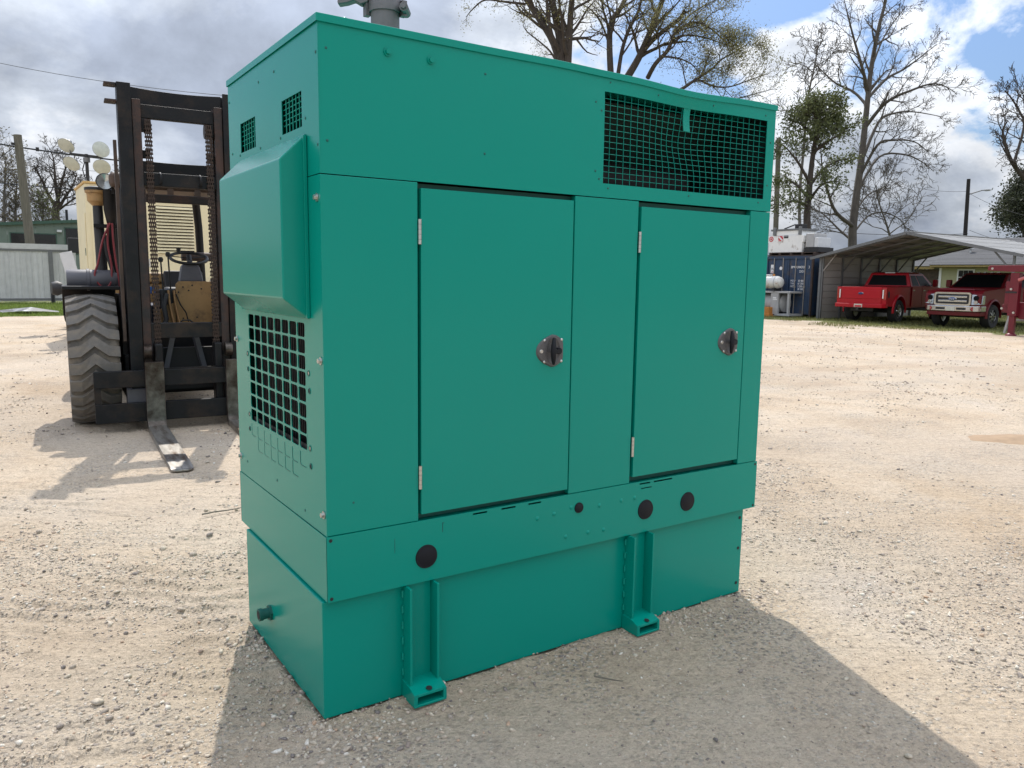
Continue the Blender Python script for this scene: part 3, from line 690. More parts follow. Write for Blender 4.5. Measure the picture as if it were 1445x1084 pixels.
M['blue'] = mat('blue_plastic', (0.02, 0.10, 0.35), 0.5)
M['warn'] = mat('yellow_warning_strip', (0.42, 0.26, 0.03), 0.6, var=0.3, vscale=20)
FK = empty('forklift', (0.86, 6.85, -0.012), -0.07, 'large dark forklift with tall black mast parked behind the green generator', 'forklift')
K, KR, KT = M['fk_black'], M['fk_rust'], M['fk_tan']
def ftyre(x0, x1, y, r, nl, name='tyre'):
    xm, hw = (x0+x1)/2, (x1-x0)/2; ri = r*0.52
    prof = [(ri, -hw*0.80), (ri+0.05, -hw*0.97), (r*0.80, -hw*1.0), (r*0.90, -hw*0.97), (r*0.94, -hw*0.82), (r*0.955, 0), (r*0.94, hw*0.82), (r*0.90, hw*0.97), (r*0.80, hw), (ri+0.05, hw*0.97), (ri, hw*0.80)]
    t = MB().lathe(prof, (xm, y, r*0.985), (1,0,0), 56, close=True).build(name, M['tyre'], FK, smooth=50)
    # one chevron lug mesh, copied round the tread
    lg = MB(); W = 2*math.pi/nl*0.60; sk = 0.16
    xs = [-1.0, -0.55, 0.0, 0.55, 1.0]
    def off(u): return sk*(0.9-1.7*abs(u)) if abs(u) < 0.6 else sk*(0.9-1.7*0.6)
    for (ua, ub) in zip(xs[:-1], xs[1:]):
        vs_ = []
        for u in (ua, ub):
            rt_o = r*(1.0 if abs(u) < 0.3 else 0.995 if abs(u) < 0.9 else 0.955); rt_i = r*0.93 if abs(u) < 0.9 else r*0.84
            for rr_, da in ((rt_i, -W*0.62), (rt_o, -W*0.5), (rt_o, W*0.5), (rt_i, W*0.62)):
                a = off(u)+da; vs_.append((u*hw*1.0, rr_*math.sin(a), rr_*math.cos(a)))
        lg.add(vs_, [(0,1,5,4),(1,2,6,5),(2,3,7,6),(3,2,1,0),(4,5,6,7)])
    me = None
    for k in range(nl):
        if me is None:
            o = lg.build('tread_lug', M['tyre_lug'], t, bevel=0); me = o.data
        else:
            o = bpy.data.objects.new('tread_lug', me); COL.objects.link(o); o.parent = t
        o.location = (xm, y, r*0.985); o.rotation_euler = (2*math.pi*k/nl+0.05, 0, 0)
    rim = MB().lathe([(0.0, -hw*0.35), (ri*0.45, -hw*0.35), (ri*0.5, -hw*0.55), (ri*0.9, -hw*0.5), (ri*0.97, -hw*0.85), (ri*1.02, -hw*0.85), (ri*1.0, hw*0.85), (ri*0.9, hw*0.4), (0, hw*0.4)], (xm, y, r*0.985), (1,0,0), 32).build('wheel_rim', M['fk_tan'], t, smooth=40)
    return t
ftyre(-1.10, -0.64, 0.0, 0.69, 24)
ftyre(0.64, 1.10, 0.0, 0.69, 24)
ftyre(-0.97, -0.62, 2.55, 0.54, 20)
ftyre(0.62, 0.97, 2.55, 0.54, 20)
# mast: outer rails (I-section), inner rails, cross members
def rail(x0, x1, y0, y1, z0, z1, name, m_, open_side):
    b = MB(); t = 0.028
    b.box(x0, x1, y0, y0+t, z0, z1); b.box(x0, x1, y1-t, y1, z0, z1)
    xm = x0 if open_side > 0 else x1-0.03
    b.box(xm, xm+0.03, y0+t, y1-t, z0, z1)
    return b.build(name, m_, FK, bevel=0.004)
rail(-0.552, -0.430, -0.66, -0.44, 0.22, 3.44, 'mast_rail', K, 1)
rail(0.430, 0.552, -0.66, -0.44, 0.22, 3.44, 'mast_rail', K, -1)
rail(-0.424, -0.345, -0.635, -0.465, 0.16, 3.30, 'inner_mast_rail', KR, 1)
rail(0.345, 0.424, -0.635, -0.465, 0.16, 3.30, 'inner_mast_rail', KR, -1)
MB().bar((-0.585,-0.52,0.9),(-0.585,-0.52,2.9),0.03,0.06).build('rail_guide', M['fk_brown'], FK)
# bowed top beam (the frame curves a little backwards in the middle)
def beam(name, z0, z1, y0, y1, x0=-0.43, x1=0.43, bow=0.05, m_=K, n=9):
    b = MB(); lo = []
    for i in range(n):
        x = x0+(x1-x0)*i/(n-1); u = 2*i/(n-1)-1; d = bow*(1-u*u)
        lo.append([(x, y0+d, z0), (x, y1+d, z0), (x, y1+d, z1), (x, y0+d, z1)])
    b.loft(lo); return b.build(name, m_, FK, bevel=0.005)
beam('top_beam', 3.255, 3.44, -0.50, -0.46, -0.44, 0.44, 0.10)
beam('top_beam', 3.13, 3.26, -0.60, -0.52, -0.345, 0.345, 0.0)
beam('cross_beam', 2.60, 2.735, -0.46, -0.42, -0.43, 0.43, 0.10)
beam('cross_beam', 2.47, 2.60, -0.62, -0.52, -0.345, 0.345, 0.0)
beam('cross_beam', 0.93, 1.085, -0.64, -0.56, -0.345, 0.345, 0.0)
for s_ in (-1, 1):
    MB().box(min(s_*0.344,s_*0.30), max(s_*0.344,s_*0.30), -0.60, -0.52, 3.0, 3.128).build('chain_anchor', K, FK, bevel=0.006)
    MB().box(min(s_*0.344,s_*0.27), max(s_*0.344,s_*0.27), -0.58, -0.54, 2.74, 2.82).build('bracket', K, FK, bevel=0.004)
    # hook rings under the cross beam
    MB().tube([(s_*0.19, -0.60, 2.60+0.0), (s_*0.19, -0.66, 2.58), (s_*0.19, -0.68, 2.53), (s_*0.19, -0.65, 2.49), (s_*0.19, -0.61, 2.50)], 0.012, 6).build('hook', K, FK, smooth=60)
for z in (3.415, 3.255):
    MB().box(-0.66, -0.555, -0.62, -0.46, z, z+0.022).build('mast_ear', KR, FK, bevel=0.003)
    MB().box(0.555, 0.66, -0.62, -0.46, z, z+0.022).build('mast_ear', KR, FK, bevel=0.003)
# chains over pulleys
for s_ in (-1, 1):
    x = s_*0.285
    MB().cyl((x-0.03,-0.56,3.06),(x+0.03,-0.56,3.06),0.075,n=20).build('chain_pulley', M['chain'], FK, smooth=40)
    for yy in (-0.635,):
        ch = MB(); z = 0.62; k = 0
        while z < 3.08:
            if k % 2 == 0:
                for dx in (-0.026, -0.009, 0.009, 0.026): ch.box(x+dx-0.004, x+dx+0.004, yy-0.019, yy+0.019, z-0.008, z+0.052)
            else:
                for dx in (-0.0175, 0.0, 0.0175): ch.box(x+dx-0.004, x+dx+0.004, yy-0.017, yy+0.017, z-0.008, z+0.052)
            ch.cyl((x-0.036,yy,z),(x+0.036,yy,z),0.009,n=6)
            z += 0.040; k += 1
        o = ch.build('lift_chain', M['chain'], FK, fix=False); o['kind'] = 'stuff'
# lift cylinders and tilt cylinders, hoses
for s_ in (-1, 1):
    MB().cyl((s_*0.36,-0.40,0.2),(s_*0.36,-0.40,2.45),0.045,n=14).cyl((s_*0.36,-0.40,2.45),(s_*0.36,-0.40,3.1),0.028,n=12).build('lift_cylinder', KR, FK, smooth=40)
    MB().cyl((s_*0.50,-0.36,0.95),(s_*0.45,0.55,1.05),0.05,n=12).build('tilt_cylinder', K, FK, smooth=40)
# carriage
cz = (0.455, 0.620)
MB().box(-0.90, 0.90, -0.80, -0.735, *cz).build('carriage_bar', K, FK, bevel=0.006)
MB().box(-0.90, 0.90, -0.80, -0.735, 0.100, 0.292).build('carriage_bar', K, FK, bevel=0.006)
for x in (-0.87, -0.36, 0.36, 0.87):
    w = 0.03 if abs(x) > 0.8 else 0.022
    MB().box(x-w, x+w, -0.79, -0.738, 0.293, 0.454).build('carriage_post', K, FK)
for s_ in (-1, 1):
    MB().box(min(s_*0.33,s_*0.25), max(s_*0.33,s_*0.25), -0.734, -0.56, 0.16, 0.88).build('carriage_bracket', K, FK, bevel=0.02)
    MB().cyl((s_*0.43,-0.70,0.80),(s_*0.36,-0.70,0.80),0.07,n=16).build('roller', M['fork_steel'], FK, smooth=40)
nt_ = MB()
for k in range(9): nt_.box(-0.24+k*0.055, -0.215+k*0.055, -0.79, -0.75, 0.6195, 0.634)
MB().box(-0.25, 0.25, -0.785, -0.75, 0.6205, 0.632).build('notch_bar', K, FK)
MB().box(-0.60,-0.40,-0.70,-0.50,0.16,0.42).build('mast_foot', M['grey_plastic'], FK, bevel=0.006)
MB().box(-0.60,-0.30,-0.45,0.3,0.30,0.75).build('axle_housing', K, FK, bevel=0.02)
MB().box(0.30,0.60,-0.45,0.3,0.30,0.75).build('axle_housing', K, FK, bevel=0.02)
MB().bar((-0.30,-0.40,1.0),(-0.42,-0.40,0.45),0.06,0.05).build('brace', M['grey_plastic'], FK)
for s_ in (-1, 1):
    MB().bar((s_*0.10,-0.38,0.98),(s_*0.22,-0.36,0.45),0.075,0.05).build('brace', M['grey_plastic'], FK)
# forks
def fork(xc):
    w = 0.088; b = MB()
    prof = [(-0.800,0.705),(-0.865,0.705),(-0.868,0.16),(-0.885,0.105),(-0.93,0.072),(-0.93,0.001),(-0.86,0.012),(-0.812,0.05),(-0.800,0.10)]
    b.prism(prof, 'x', xc-w, xc+w)
    o = b.build('fork', M['fork_steel'], FK, bevel=0.004)
    MB().prism([(-0.9305,0.071),(-1.05,0.060),(-2.70,0.034),(-2.735,0.026),(-2.735,0.012),(-0.9305,0.001)], 'x', xc-w, xc+w).build('blade', M['fork_bare'], o, bevel=0.004)
    # rounded tip
    MB().prism([(xc-w+0.001,-2.733),(xc-w*0.95,-2.765),(xc-w*0.6,-2.795),(xc+w*0.6,-2.795),(xc+w*0.95,-2.765),(xc+w-0.001,-2.733)], 'z', 0.012, 0.0265).build('fork_tip', M['fork_bare'], o, bevel=0.003)
fork(-0.352); fork(0.425)
# chassis behind the mast
MB().box(-0.62, 0.62, 0.30, 3.3, 0.35, 0.98).build('chassis', K, FK, bevel=0.03)
MB().box(-0.60, 0.60, -0.34, -0.26, 0.35, 0.80).build('front_plate', M['dark_in'], FK)
MB().box(-0.58, 0.58, -0.25, 0.29, 0.30, 0.62).build('axle_beam', K, FK, bevel=0.03)
MB().box(-0.50, 0.52, 0.27, 0.29, 0.975, 1.0).build('warning_strip', M['warn'], FK)
cwp = MB(); cwp.prism([(1.7,0.40),(3.45,0.55),(3.55,0.9),(3.45,1.38),(2.6,1.46),(1.7,1.46)], 'x', -0.72, 0.72); cwp.build('counterweight', KT, FK, bevel=0.06, seg=3)
# dash: tan splash plate, second plate, grey column, wheel
MB().prism([(0.02,1.02),(0.46,1.02),(0.475,1.10),(0.475,1.47),(0.45,1.505),(0.05,1.505),(0.02,1.47)], 'y', 0.345, 0.362).build('splash_plate', KT, FK, bevel=0.004)
MB().prism([(-0.20,1.0),(0.015,1.0),(0.015,1.26),(-0.12,1.22),(-0.20,1.10)], 'y', 0.37, 0.385).build('splash_plate', KT, FK, bevel=0.004)
for x, z in ((0.10,1.44),(0.20,1.46),(0.16,1.40),(0.05,1.38),(0.09,1.08),(0.24,1.09),(0.44,1.40),(0.30,1.42)):
    MB().lathe([(0,0.006),(0.008,0.005),(0.010,0)], (x,0.345,z), (0,-1,0), 8).build('plate_bolt', M['rubber'], FK, smooth=60)
MB().prism([(0.08,1.50),(0.34,1.50),(0.30,1.68),(0.24,1.72),(0.16,1.72),(0.11,1.68)], 'y', 0.42, 0.60).build('steering_console', M['grey_plastic'], FK, bevel=0.015)
MB().cyl((0.21,0.52,1.70),(0.21,0.60,1.80),0.03,n=12).build('steering_column', M['rubber'], FK, smooth=40)
sw = MB(); c = Vector((0.21,0.60,1.775)); ax = Vector((0,-0.35,1)).normalized(); e1 = Vector((1,0,0)); e2 = ax.cross(e1)
ring = [c + (e1*math.cos(2*math.pi*k/28) + e2*math.sin(2*math.pi*k/28))*0.205 for k in range(28)]
sw.loft([[p + ((p-c).normalized()*math.cos(2*math.pi*j/8) + ax*math.sin(2*math.pi*j/8))*0.018 for j in range(8)] for p in ring+[ring[0]]], cap=False)
for a in (0.3, math.pi-0.3, 1.5*math.pi): sw.bar(c, c+(e1*math.cos(a)+e2*math.sin(a))*0.2, 0.03, 0.012)
sw.build('steering_wheel', M['rubber'], FK, smooth=60)
MB().cyl(ring[9], ring[9]+Vector((0,0,0.06)), 0.02, 0.028, n=10).build('spinner_knob', M['rubber'], FK, smooth=50)
for x, h in ((-0.10,0.34),(-0.02,0.40),(-0.25,0.28)):
    MB().cyl((x,0.46,1.40),(x-0.015,0.44,1.40+h),0.009,n=8).lathe([(0.0,-0.02),(0.022,-0.018),(0.03,0.012),(0.02,0.035),(0,0.04)], (x-0.015,0.44,1.40+h), (0,0,1), 12).build('control_lever', M['rubber'], FK, smooth=50)
MB().box(-0.18, 0.02, 0.40, 0.58, 1.22, 1.41).build('valve_block', M['rubber'], FK, bevel=0.01)
MB().box(-0.27,-0.19,0.40,0.50,1.36,1.44).build('reservoir_cap', M['blue'], FK, bevel=0.01)
for k, x in enumerate((-0.22,-0.06,0.0,-0.13)):
    m_ = M['brass'] if k < 3 else M['rubber']
    MB().tube([(x,0.34,1.40),(x+0.005,0.31,1.25),(x+0.03,0.30,1.08),(x+0.05,0.25,0.96)], 0.014, 8).build('hydraulic_line', m_, FK, smooth=60)
MB().tube([(-0.08,0.33,1.36),(-0.12,0.28,1.22),(-0.10,0.26,1.08),(-0.14,0.24,0.98)], 0.028, 8).build('hydraulic_hose', M['rubber'], FK, smooth=60)
MB().tube([(0.02,0.33,1.36),(0.06,0.31,1.24),(0.12,0.31,1.14),(0.14,0.31,1.04)], 0.007, 6).build('cable', M['rubber'], FK, smooth=60)
MB().tube([(0.02,0.29,1.0),(0.07,0.27,1.06),(0.15,0.27,1.06),(0.22,0.29,1.0)], 0.009, 6).build('cable', M['rubber'], FK, smooth=60)
# operator's deck, seat, blue-black tank, hood
MB().box(-0.55, 0.62, 0.62, 1.65, 0.99, 1.22).build('deck', M['vinyl'], FK, bevel=0.02)
MB().box(0.0, 0.55, 1.15, 1.65, 1.23, 1.42).build('seat', M['rubber'], FK, bevel=0.05, seg=3)
MB().bar((0.275,1.62,1.38),(0.275,1.70,1.62),0.48,0.10,(0,1,0)).build('seat_back', M['rubber'], FK, bevel=0.03)
MB().prism([(1.7,1.47),(3.2,1.47),(3.1,1.58),(1.75,1.60)], 'x', -0.52, 0.52).build('engine_hood', KT, FK, bevel=0.03)
MB().cyl((0.18,1.0,1.80),(0.64,1.0,1.80),0.055,n=14).build('roll_bar', M['fk_brown'], FK, smooth=40)
MB().box(0.45,0.62,0.45,0.75,1.23,1.52).build('side_console', M['rubber'], FK, bevel=0.02)
# overhead guard
for s_ in (-1, 1):
    MB().tube([(s_*0.52,0.10,1.15),(s_*0.52,0.05,1.7),(s_*0.50,0.0,2.15),(s_*0.48,0.08,2.42),(s_*0.46,0.22,2.53)], 0.055, 10).build('guard_post', K, FK, smooth=50)
    MB().tube([(s_*0.52,1.75,1.4),(s_*0.50,1.75,2.2),(s_*0.46,1.65,2.53)], 0.05, 10).build('guard_post', K, FK, smooth=50)
MB().box(-0.62, 0.62, 0.08, 0.20, 2.50, 2.66).build('guard_header', M['fk_brown'], FK, bevel=0.05, seg=3)
MB().box(-0.50, 0.50, 0.06, 0.12, 2.36, 2.45).build('guard_crossbar', M['fk_rust'], FK, bevel=0.01)
for x in (-0.30, -0.02, 0.26): MB().box(x-0.03, x+0.03, 0.07, 0.12, 2.4505, 2.52).build('guard_bracket', M['fk_brown'], FK)
MB().prism([(0.20,2.62),(0.20,2.66),(1.7,2.62),(1.7,2.58)], 'x', -0.60, 0.60).build('guard_roof', M['fk_brown'], FK, bevel=0.008)
for k in range(8):
    y = 0.28+k*0.17; MB().box(-0.5, 0.5, y, y+0.05, 2.655-k*0.0045, 2.70-k*0.0045).build('guard_slat', M['fk_brown'], FK, bevel=0.005)
# left side: fender, air cleaner, precleaner stack, hoses, work lamp
MB().prism([(-0.10,1.415),(-0.10,1.45),(0.75,1.45),(0.82,1.10),(0.79,1.10),(0.72,1.42)], 'x', -1.12, -0.58).build('fender', K, FK, bevel=0.006)
MB().prism([(-0.10,1.415),(-0.10,1.45),(0.75,1.45),(0.82,1.10),(0.79,1.10),(0.72,1.42)], 'x', 0.58, 1.12).build('fender', K, FK, bevel=0.006)
MB().box(-0.60,-0.56,-0.40,0.6,0.72,1.36).build('fender_apron', K, FK)
ac = MB().lathe([(0,-0.27),(0.10,-0.27),(0.108,-0.24),(0.108,-0.08),(0.118,-0.075),(0.118,-0.05),(0.108,-0.045),(0.108,0.16),(0.085,0.20),(0.06,0.24),(0,0.24)], (-0.80,0.35,1.515), (1,0,0), 24).build('air_cleaner', M['grey_plastic'], FK, smooth=40)
MB().tube([(-0.72,0.38,1.56),(-0.72,0.40,1.75),(-0.725,0.45,2.1),(-0.725,0.48,2.34)], [0.058,0.055,0.052,0.05], 14).build('intake_pipe', M['rubber'], FK, smooth=50)
pc = MB().lathe([(0.05,-0.11),(0.07,-0.09),(0.10,-0.06),(0.105,0.02),(0.12,0.03),(0.122,0.055),(0.06,0.075),(0,0.075)], (-0.725,0.48,2.43), (0,0,1), 24).build('precleaner', M['fk_tan'], FK, smooth=40)
MB().lathe([(0.124,0.0),(0.124,0.03),(0.065,0.045),(0,0.045)], (-0.725,0.48,2.485), (0,0,1), 24).build('precleaner_cap', M['rubber'], pc, smooth=40)
MB().tube([(-0.60,0.42,1.40),(-0.60,0.42,2.1),(-0.60,0.40,2.28),(-0.60,0.36,2.50)], [0.04,0.042,0.075,0.075], 12).build('exhaust_stack', K, FK, smooth=50)
MB().bar((-0.78,0.38,2.10),(-0.52,0.38,2.10),0.05,0.04).build('stack_bracket', K, FK)
for pts in ([(-0.62,0.30,2.13),(-0.70,0.28,1.95),(-0.76,0.27,1.7),(-0.80,0.26,1.56),(-0.74,0.25,1.38+0.06),(-0.66,0.25,1.46),(-0.63,0.27,1.65),(-0.655,0.29,1.9),(-0.64,0.30,2.13)],
            [(-0.60,0.30,2.13),(-0.60,0.28,1.95),(-0.585,0.27,1.7),(-0.56,0.27,1.48),(-0.56,0.27,1.35)]):
    P = [Vector(p) for p in pts]; fine = []
    for i in range(len(P)-1):
        p0, p1, p2, p3 = P[max(i-1,0)], P[i], P[i+1], P[min(i+2,len(P)-1)]
        for t in np.linspace(0, 1, 6)[:-1]:
            fine.append(0.5*((2*p1)+(p2-p0)*t+(2*p0-5*p1+4*p2-p3)*t*t+(3*p1-p0-3*p2+p3)*t**3))
    fine.append(P[-1]); MB().tube(fine, 0.011, 8).build('red_hose', M['hose_red'], FK, smooth=60)
MB().tube([(-0.68,0.36,2.0),(-0.665,0.34,1.8),(-0.62,0.32,1.6),(-0.60,0.3,1.42)], 0.02, 8).build('black_hose', M['rubber'], FK, smooth=60)
lm = MB().lathe([(0.0,0.07),(0.06,0.06),(0.088,0.01),(0.090,-0.012),(0.080,-0.02)], (-0.655,0.20,2.56), (0,1,0), 24).build('work_lamp', M['rubber'], FK, smooth=50)
MB().lathe([(0,-0.010),(0.045,-0.014),(0.079,-0.018)], (-0.655,0.20,2.56), (0,1,0), 24).build('lens', M['lamp_glass'], lm, smooth=60)
MB().bar((-0.58,0.24,2.44),(-0.58,0.24,2.66),0.025,0.025).bar((-0.58,0.24,2.55),(-0.62,0.24,2.56),0.02,0.02).build('lamp_bracket', M['rubber'], FK)
# ------------------------------------------------------------------ left background
M['cream'] = mat('cream_enamel', (0.70, 0.62, 0.40), 0.5, var=0.05, vscale=2, dirt=(0.60, 0.52, 0.34), dscale=2.5, damt=0.2)
M['cream_trim'] = mat('ochre_trim', (0.55, 0.36, 0.13), 0.55, var=0.1)
M['fence'] = mat('galvanised_sheet', (0.56, 0.56, 0.55), 0.55, metal=0.1, var=0.08, vscale=3, objvar=0.05)
M['fence_dark'] = mat('galvanised_post', (0.17, 0.175, 0.18), 0.5, metal=0.4, var=0.1)
M['shed_green'] = mat('green_sheet_metal', (0.135, 0.175, 0.145), 0.55, var=0.06, vscale=2, objvar=0.04)
M['shed_trim'] = mat('dark_green_trim', (0.035, 0.085, 0.060), 0.5)
M['dark_glass'] = mat('dark_window', (0.010, 0.010, 0.011), 0.15)
M['wood_pole'] = mat('weathered_pole', (0.13, 0.12, 0.095), 0.9, var=0.25, vscale=3, bump=0.4, bscale=12, stretch=(6, 6, 0.6))
M['wire_black'] = mat('black_cable', (0.012, 0.012, 0.014), 0.6)
M['lamp_dish'] = mat('lamp_diffuser', (0.42, 0.45, 0.40), 0.35, var=0.12, vscale=9)
M['white_metal'] = mat('white_panel', (0.55, 0.56, 0.57), 0.4, var=0.06)
# big cream genset container behind the forklift
CU = empty('cream_enclosure', (1.14, 18.24, 0.0), 0.0, 'cream sound enclosure with louvred wall standing behind the forklift', 'enclosure')
cb = MB(); cb.box(0, 7.5, 0, 2.05, 0.40, 3.58); cb.build('wall', M['cream'], CU, bevel=0.012)
MB().box(-0.03, 7.53, -0.03, 2.08, 3.583, 3.63).build('roof_trim', M['cream_trim'], CU, bevel=0.004)
MB().box(0.05, 7.45, 0.05, 2.0, 0.0, 0.395).build('skid', M['fk_black'], CU, bevel=0.01)
lf = MB().box(1.44, 1.48, -0.012, -0.001, 2.0, 3.21).box(2.33, 2.37, -0.012, -0.001, 2.0, 3.21).box(1.48, 2.33, -0.012, -0.001, 3.17, 3.21).box(1.48, 2.33, -0.012, -0.001, 2.0, 2.04).build('louvre_frame', M['cream'], CU)
MB().box(1.48, 2.33, -0.006, -0.001, 2.04, 3.17).build('louvre_back', M['dark_in'], lf)
for k in range(15):
    z = 2.04 + k*0.0753
    MB().prism([(-0.004,z+0.050),(-0.050,z+0.004),(-0.052,z+0.010),(-0.010,z+0.056)], 'x', 1.48, 2.33).build('louvre_slat', M['cream'], lf)
for x0, x1, z0, z1 in ((0.10,0.62,0.9,2.95),(0.70,1.36,0.9,2.95),(2.46,3.2,0.9,2.64),(3.3,4.1,0.9,2.64)):
    d_ = MB().box(x0, x1, -0.018, -0.001, z0, z1).build('access_door', M['cream'], CU, bevel=0.004)
    MB().box(x1-0.08, x1-0.05, -0.028, -0.0185, 1.70, 1.90).build('handle', M['steel'], d_)
d_ = MB().box(-0.018,-0.001,0.15,1.25,0.9,2.92).build('end_door', M['cream'], CU, bevel=0.004); MB().box(-0.03,-0.0185,0.25,0.29,1.95,2.12).build('handle', M['shed_trim'], d_)
MB().box(-0.010,-0.001,1.35,1.95,0.9,2.92).build('end_panel', M['cream'], CU, bevel=0.004)
# light tower
LT = empty('light_tower', (1.7, 22.9, 0.0), YAW*-1, 'portable light tower with four round lamps behind the cream enclosure', 'light tower')
MB().cyl((0,0,0.8),(0,0,4.82),0.045,n=12).build('mast', M['rubber'], LT, smooth=40)
MB().box(-0.6,0.6,-0.5,0.9,0.35,1.1).build('trailer', M['fk_black'], LT, bevel=0.03)
for s_ in (-1,1): MB().lathe([(0.2,-0.09),(0.33,-0.09),(0.33,0.09),(0.2,0.09)], (s_*0.75,0.2,0.33), (1,0,0), 20, close=True).build('wheel', M['rubber'], LT, smooth=40)
MB().bar((-0.46,0,4.83),(0.44,0,4.74),0.05,0.05).build('crossbar', M['rubber'], LT)
MB().cyl((0,0,4.60),(0,0,4.72),0.09,n=12).build('junction_box', M['fence_dark'], LT, smooth=40)
for x, z, tx, tz in ((-0.52,5.04,-0.1,-0.75),(-0.40,4.55,-0.1,-0.75),(0.44,4.94,0.95,0.3),(0.44,4.47,0.25,-0.6)):
    c = Vector((x,-0.05,z)); ax = Vector((tx,-0.9,tz)).normalized()
    l = MB().lathe([(0.0,0.20),(0.07,0.20),(0.09,0.14),(0.20,0.03),(0.225,0.0),(0.225,-0.015)], c, -ax, 24).build('lamp', M['fence_dark'], LT, smooth=50)
    MB().lathe([(0,-0.045),(0.10,-0.04),(0.19,-0.022),(0.224,-0.012)], c, -ax, 24).build('diffuser', M['lamp_dish'], l, smooth=60)
    MB().bar(c-ax*0.10, (x*0.8, 0, 4.78), 0.025, 0.025).build('lamp_arm', M['fence_dark'], LT)
MB().tube([(-0.06,0,4.6),(-0.13,0,4.4),(-0.07,0,4.15),(-0.11,0,3.9)], 0.015, 6).build('coiled_cable', M['rubber'], LT)
# metal sheet fence: each ribbed sheet is a part
FN = empty('sheet_fence', (-8.0, 42.5, 0.0), 0.03, 'tall grey corrugated sheet metal fence on the lawn at left', 'fence')
for k in range(26):
    x = k*0.46; b = MB(); prof = [(0,0),(0.14,0),(0.155,-0.035),(0.175,-0.035),(0.19,0),(0.34,0),(0.355,-0.035),(0.375,-0.035),(0.39,0),(0.458,0)]
    if x > 10.9: break
    vs_ = [(x+p[0], p[1], z) for z in (0.08, 2.83) for p in prof]; n = len(prof)
    b.add(vs_, [(i, i+1, n+i+1, n+i) for i in range(n-1)]); b.build('fence_sheet', M['fence'], FN, solid=0.004, fix=False)
MB().box(0,11.0,-0.05,-0.022,2.50,2.58).build('fence_rail', M['fence_dark'], FN)
MB().box(0,11.0,-0.05,-0.022,0.14,0.22).build('fence_rail', M['fence_dark'], FN)
MB().box(0,11.0,-0.06,-0.022,2.60,2.86).build('fence_cap', M['fence'], FN)
for x in (0.6, 3.6, 6.6, 9.93): MB().box(x-0.09, x+0.09, -0.16, -0.055, 0.0, 2.52).build('fence_post', M['fence_dark'], FN)
MB().box(9.85,9.98,-0.2,-0.165,-0.02,0.55).build('latch_post', M['wire_black'], FN)
# dark box and gate leaf at the fence end
GB = empty('gate_post', (3.35, 41.6, 0), 0, 'dark control box on a grey gate post beside the fence end', 'gate post')
MB().box(-0.10,0.10,-0.10,0.10,0,3.9).build('post', M['fence_dark'], GB); MB().box(-0.75,0.05,-0.35,-0.105,2.45,3.15).build('control_box', M['wire_black'], GB, bevel=0.02)
for k in range(5): MB().box(0.12,0.42,-0.14,-0.12,0.6+k*0.6,0.72+k*0.6).build('gate_bar', M['fence'], GB)
TS = empty('tilted_panel', (0.64, 16.5, 0), 0.1, 'small white tilted panel on a stand left of the cream enclosure', 'panel')
MB().bar((0.0,0,1.55),(-0.10,0,1.98),0.24,0.02,(0,1,0)).build('panel_sheet', M['white_metal'], TS); MB().cyl((0.02,0.02,0),(0.0,0.02,1.56),0.025,n=8).build('stand', M['fence_dark'], TS)
MB().lathe([(0,-0.1),(0.12,-0.1),(0.16,0),(0.12,0.1),(0,0.1)], (-0.25,0.3,1.22), (1,0,0), 16).build('reel', M['rubber'], TS, smooth=50)
# green building
GBD = empty('green_building', (-6.0, 55.0, 0), 0, 'long green sheet metal building behind the grey fence', 'building')
for k in range(24):
    x = k*0.5; MB().box(x+0.004, x+0.496, 0, 0.05 if k % 2 else 0.06, 0, 4.28 + 0.085*(x-6)/1.0*0.9).build('wall_panel', M['shed_green'], GBD)
MB().box(0, 12.0, 0.061, 9, 0, 3.7).build('wall_core', M['dark_in'], GBD)
MB().prism([(-0.1,3.70),(12.1,4.75),(12.1,4.93),(-0.1,3.88)], 'y', -0.18, 9.2).build('roof', M['shed_trim'], GBD)
for x0, x1, z0, z1 in ((6.62,9.12,2.9,3.86),(9.55,11.2,2.6,4.28)):
    w_ = MB().box(x0,x1,-0.03,-0.004,z0,z1).build('window', M['shed_trim'], GBD); MB().box(x0+0.06,x1-0.06,-0.042,-0.031,z0+0.06,z1-0.06).build('pane', M['dark_glass'], w_)
MB().box(9.14,9.40,-0.2,-0.004,3.96,4.10).build('wall_light', M['white_metal'], GBD)
MB().cyl((9.9,2,4.4),(9.9,2,5.5),0.08,n=10).build('vent_pipe', M['wire_black'], GBD)
# utility pole
UP_ = empty('utility_pole', (1.04, 46.3, 0), 0, 'thick weathered wooden utility pole leaning behind the fence', 'utility pole')
MB().cyl((0.35,0,0),(0.0,0,8.45),0.24,0.19,n=16).build('pole', M['wood_pole'], UP_, smooth=50)
MB().bar((-0.32,-0.25,7.95),(-0.15,-0.25,7.95),0.08,0.12).build('insulator', M['wire_black'], UP_); MB().bar((0.75,-0.25,7.78),(0.9,-0.25,7.78),0.06,0.2).build('insulator', M['wire_black'], UP_)
def wire(pa, pb, sag, r, label, n=14):
    pa, pb = Vector(pa), Vector(pb); pts = [pa.lerp(pb, t) - Vector((0,0,sag*4*t*(1-t))) for t in np.linspace(0,1,n)]
    return tag(MB().tube(pts, r, 5).build('overhead_wire', M['wire_black'], None, smooth=60, fix=False), label, 'wire', 'overhead wires')
wire(at(-60,193,46), at(190,229,46), 0.1, 0.045, 'thick black cable strung past the top of the leaning utility pole')
wire(at(-60,76,50), at(330,136,44), 0.3, 0.016, 'thin wire high in the sky left of the forklift mast')
wire(at(-60,250,46), at(25,203,46), 0.25, 0.02, 'guy wire dropping left from the leaning utility pole')
wire(at(-60,252,52), at(190,272,52), 0.1, 0.03, 'lower black cable crossing behind the leaning utility pole')
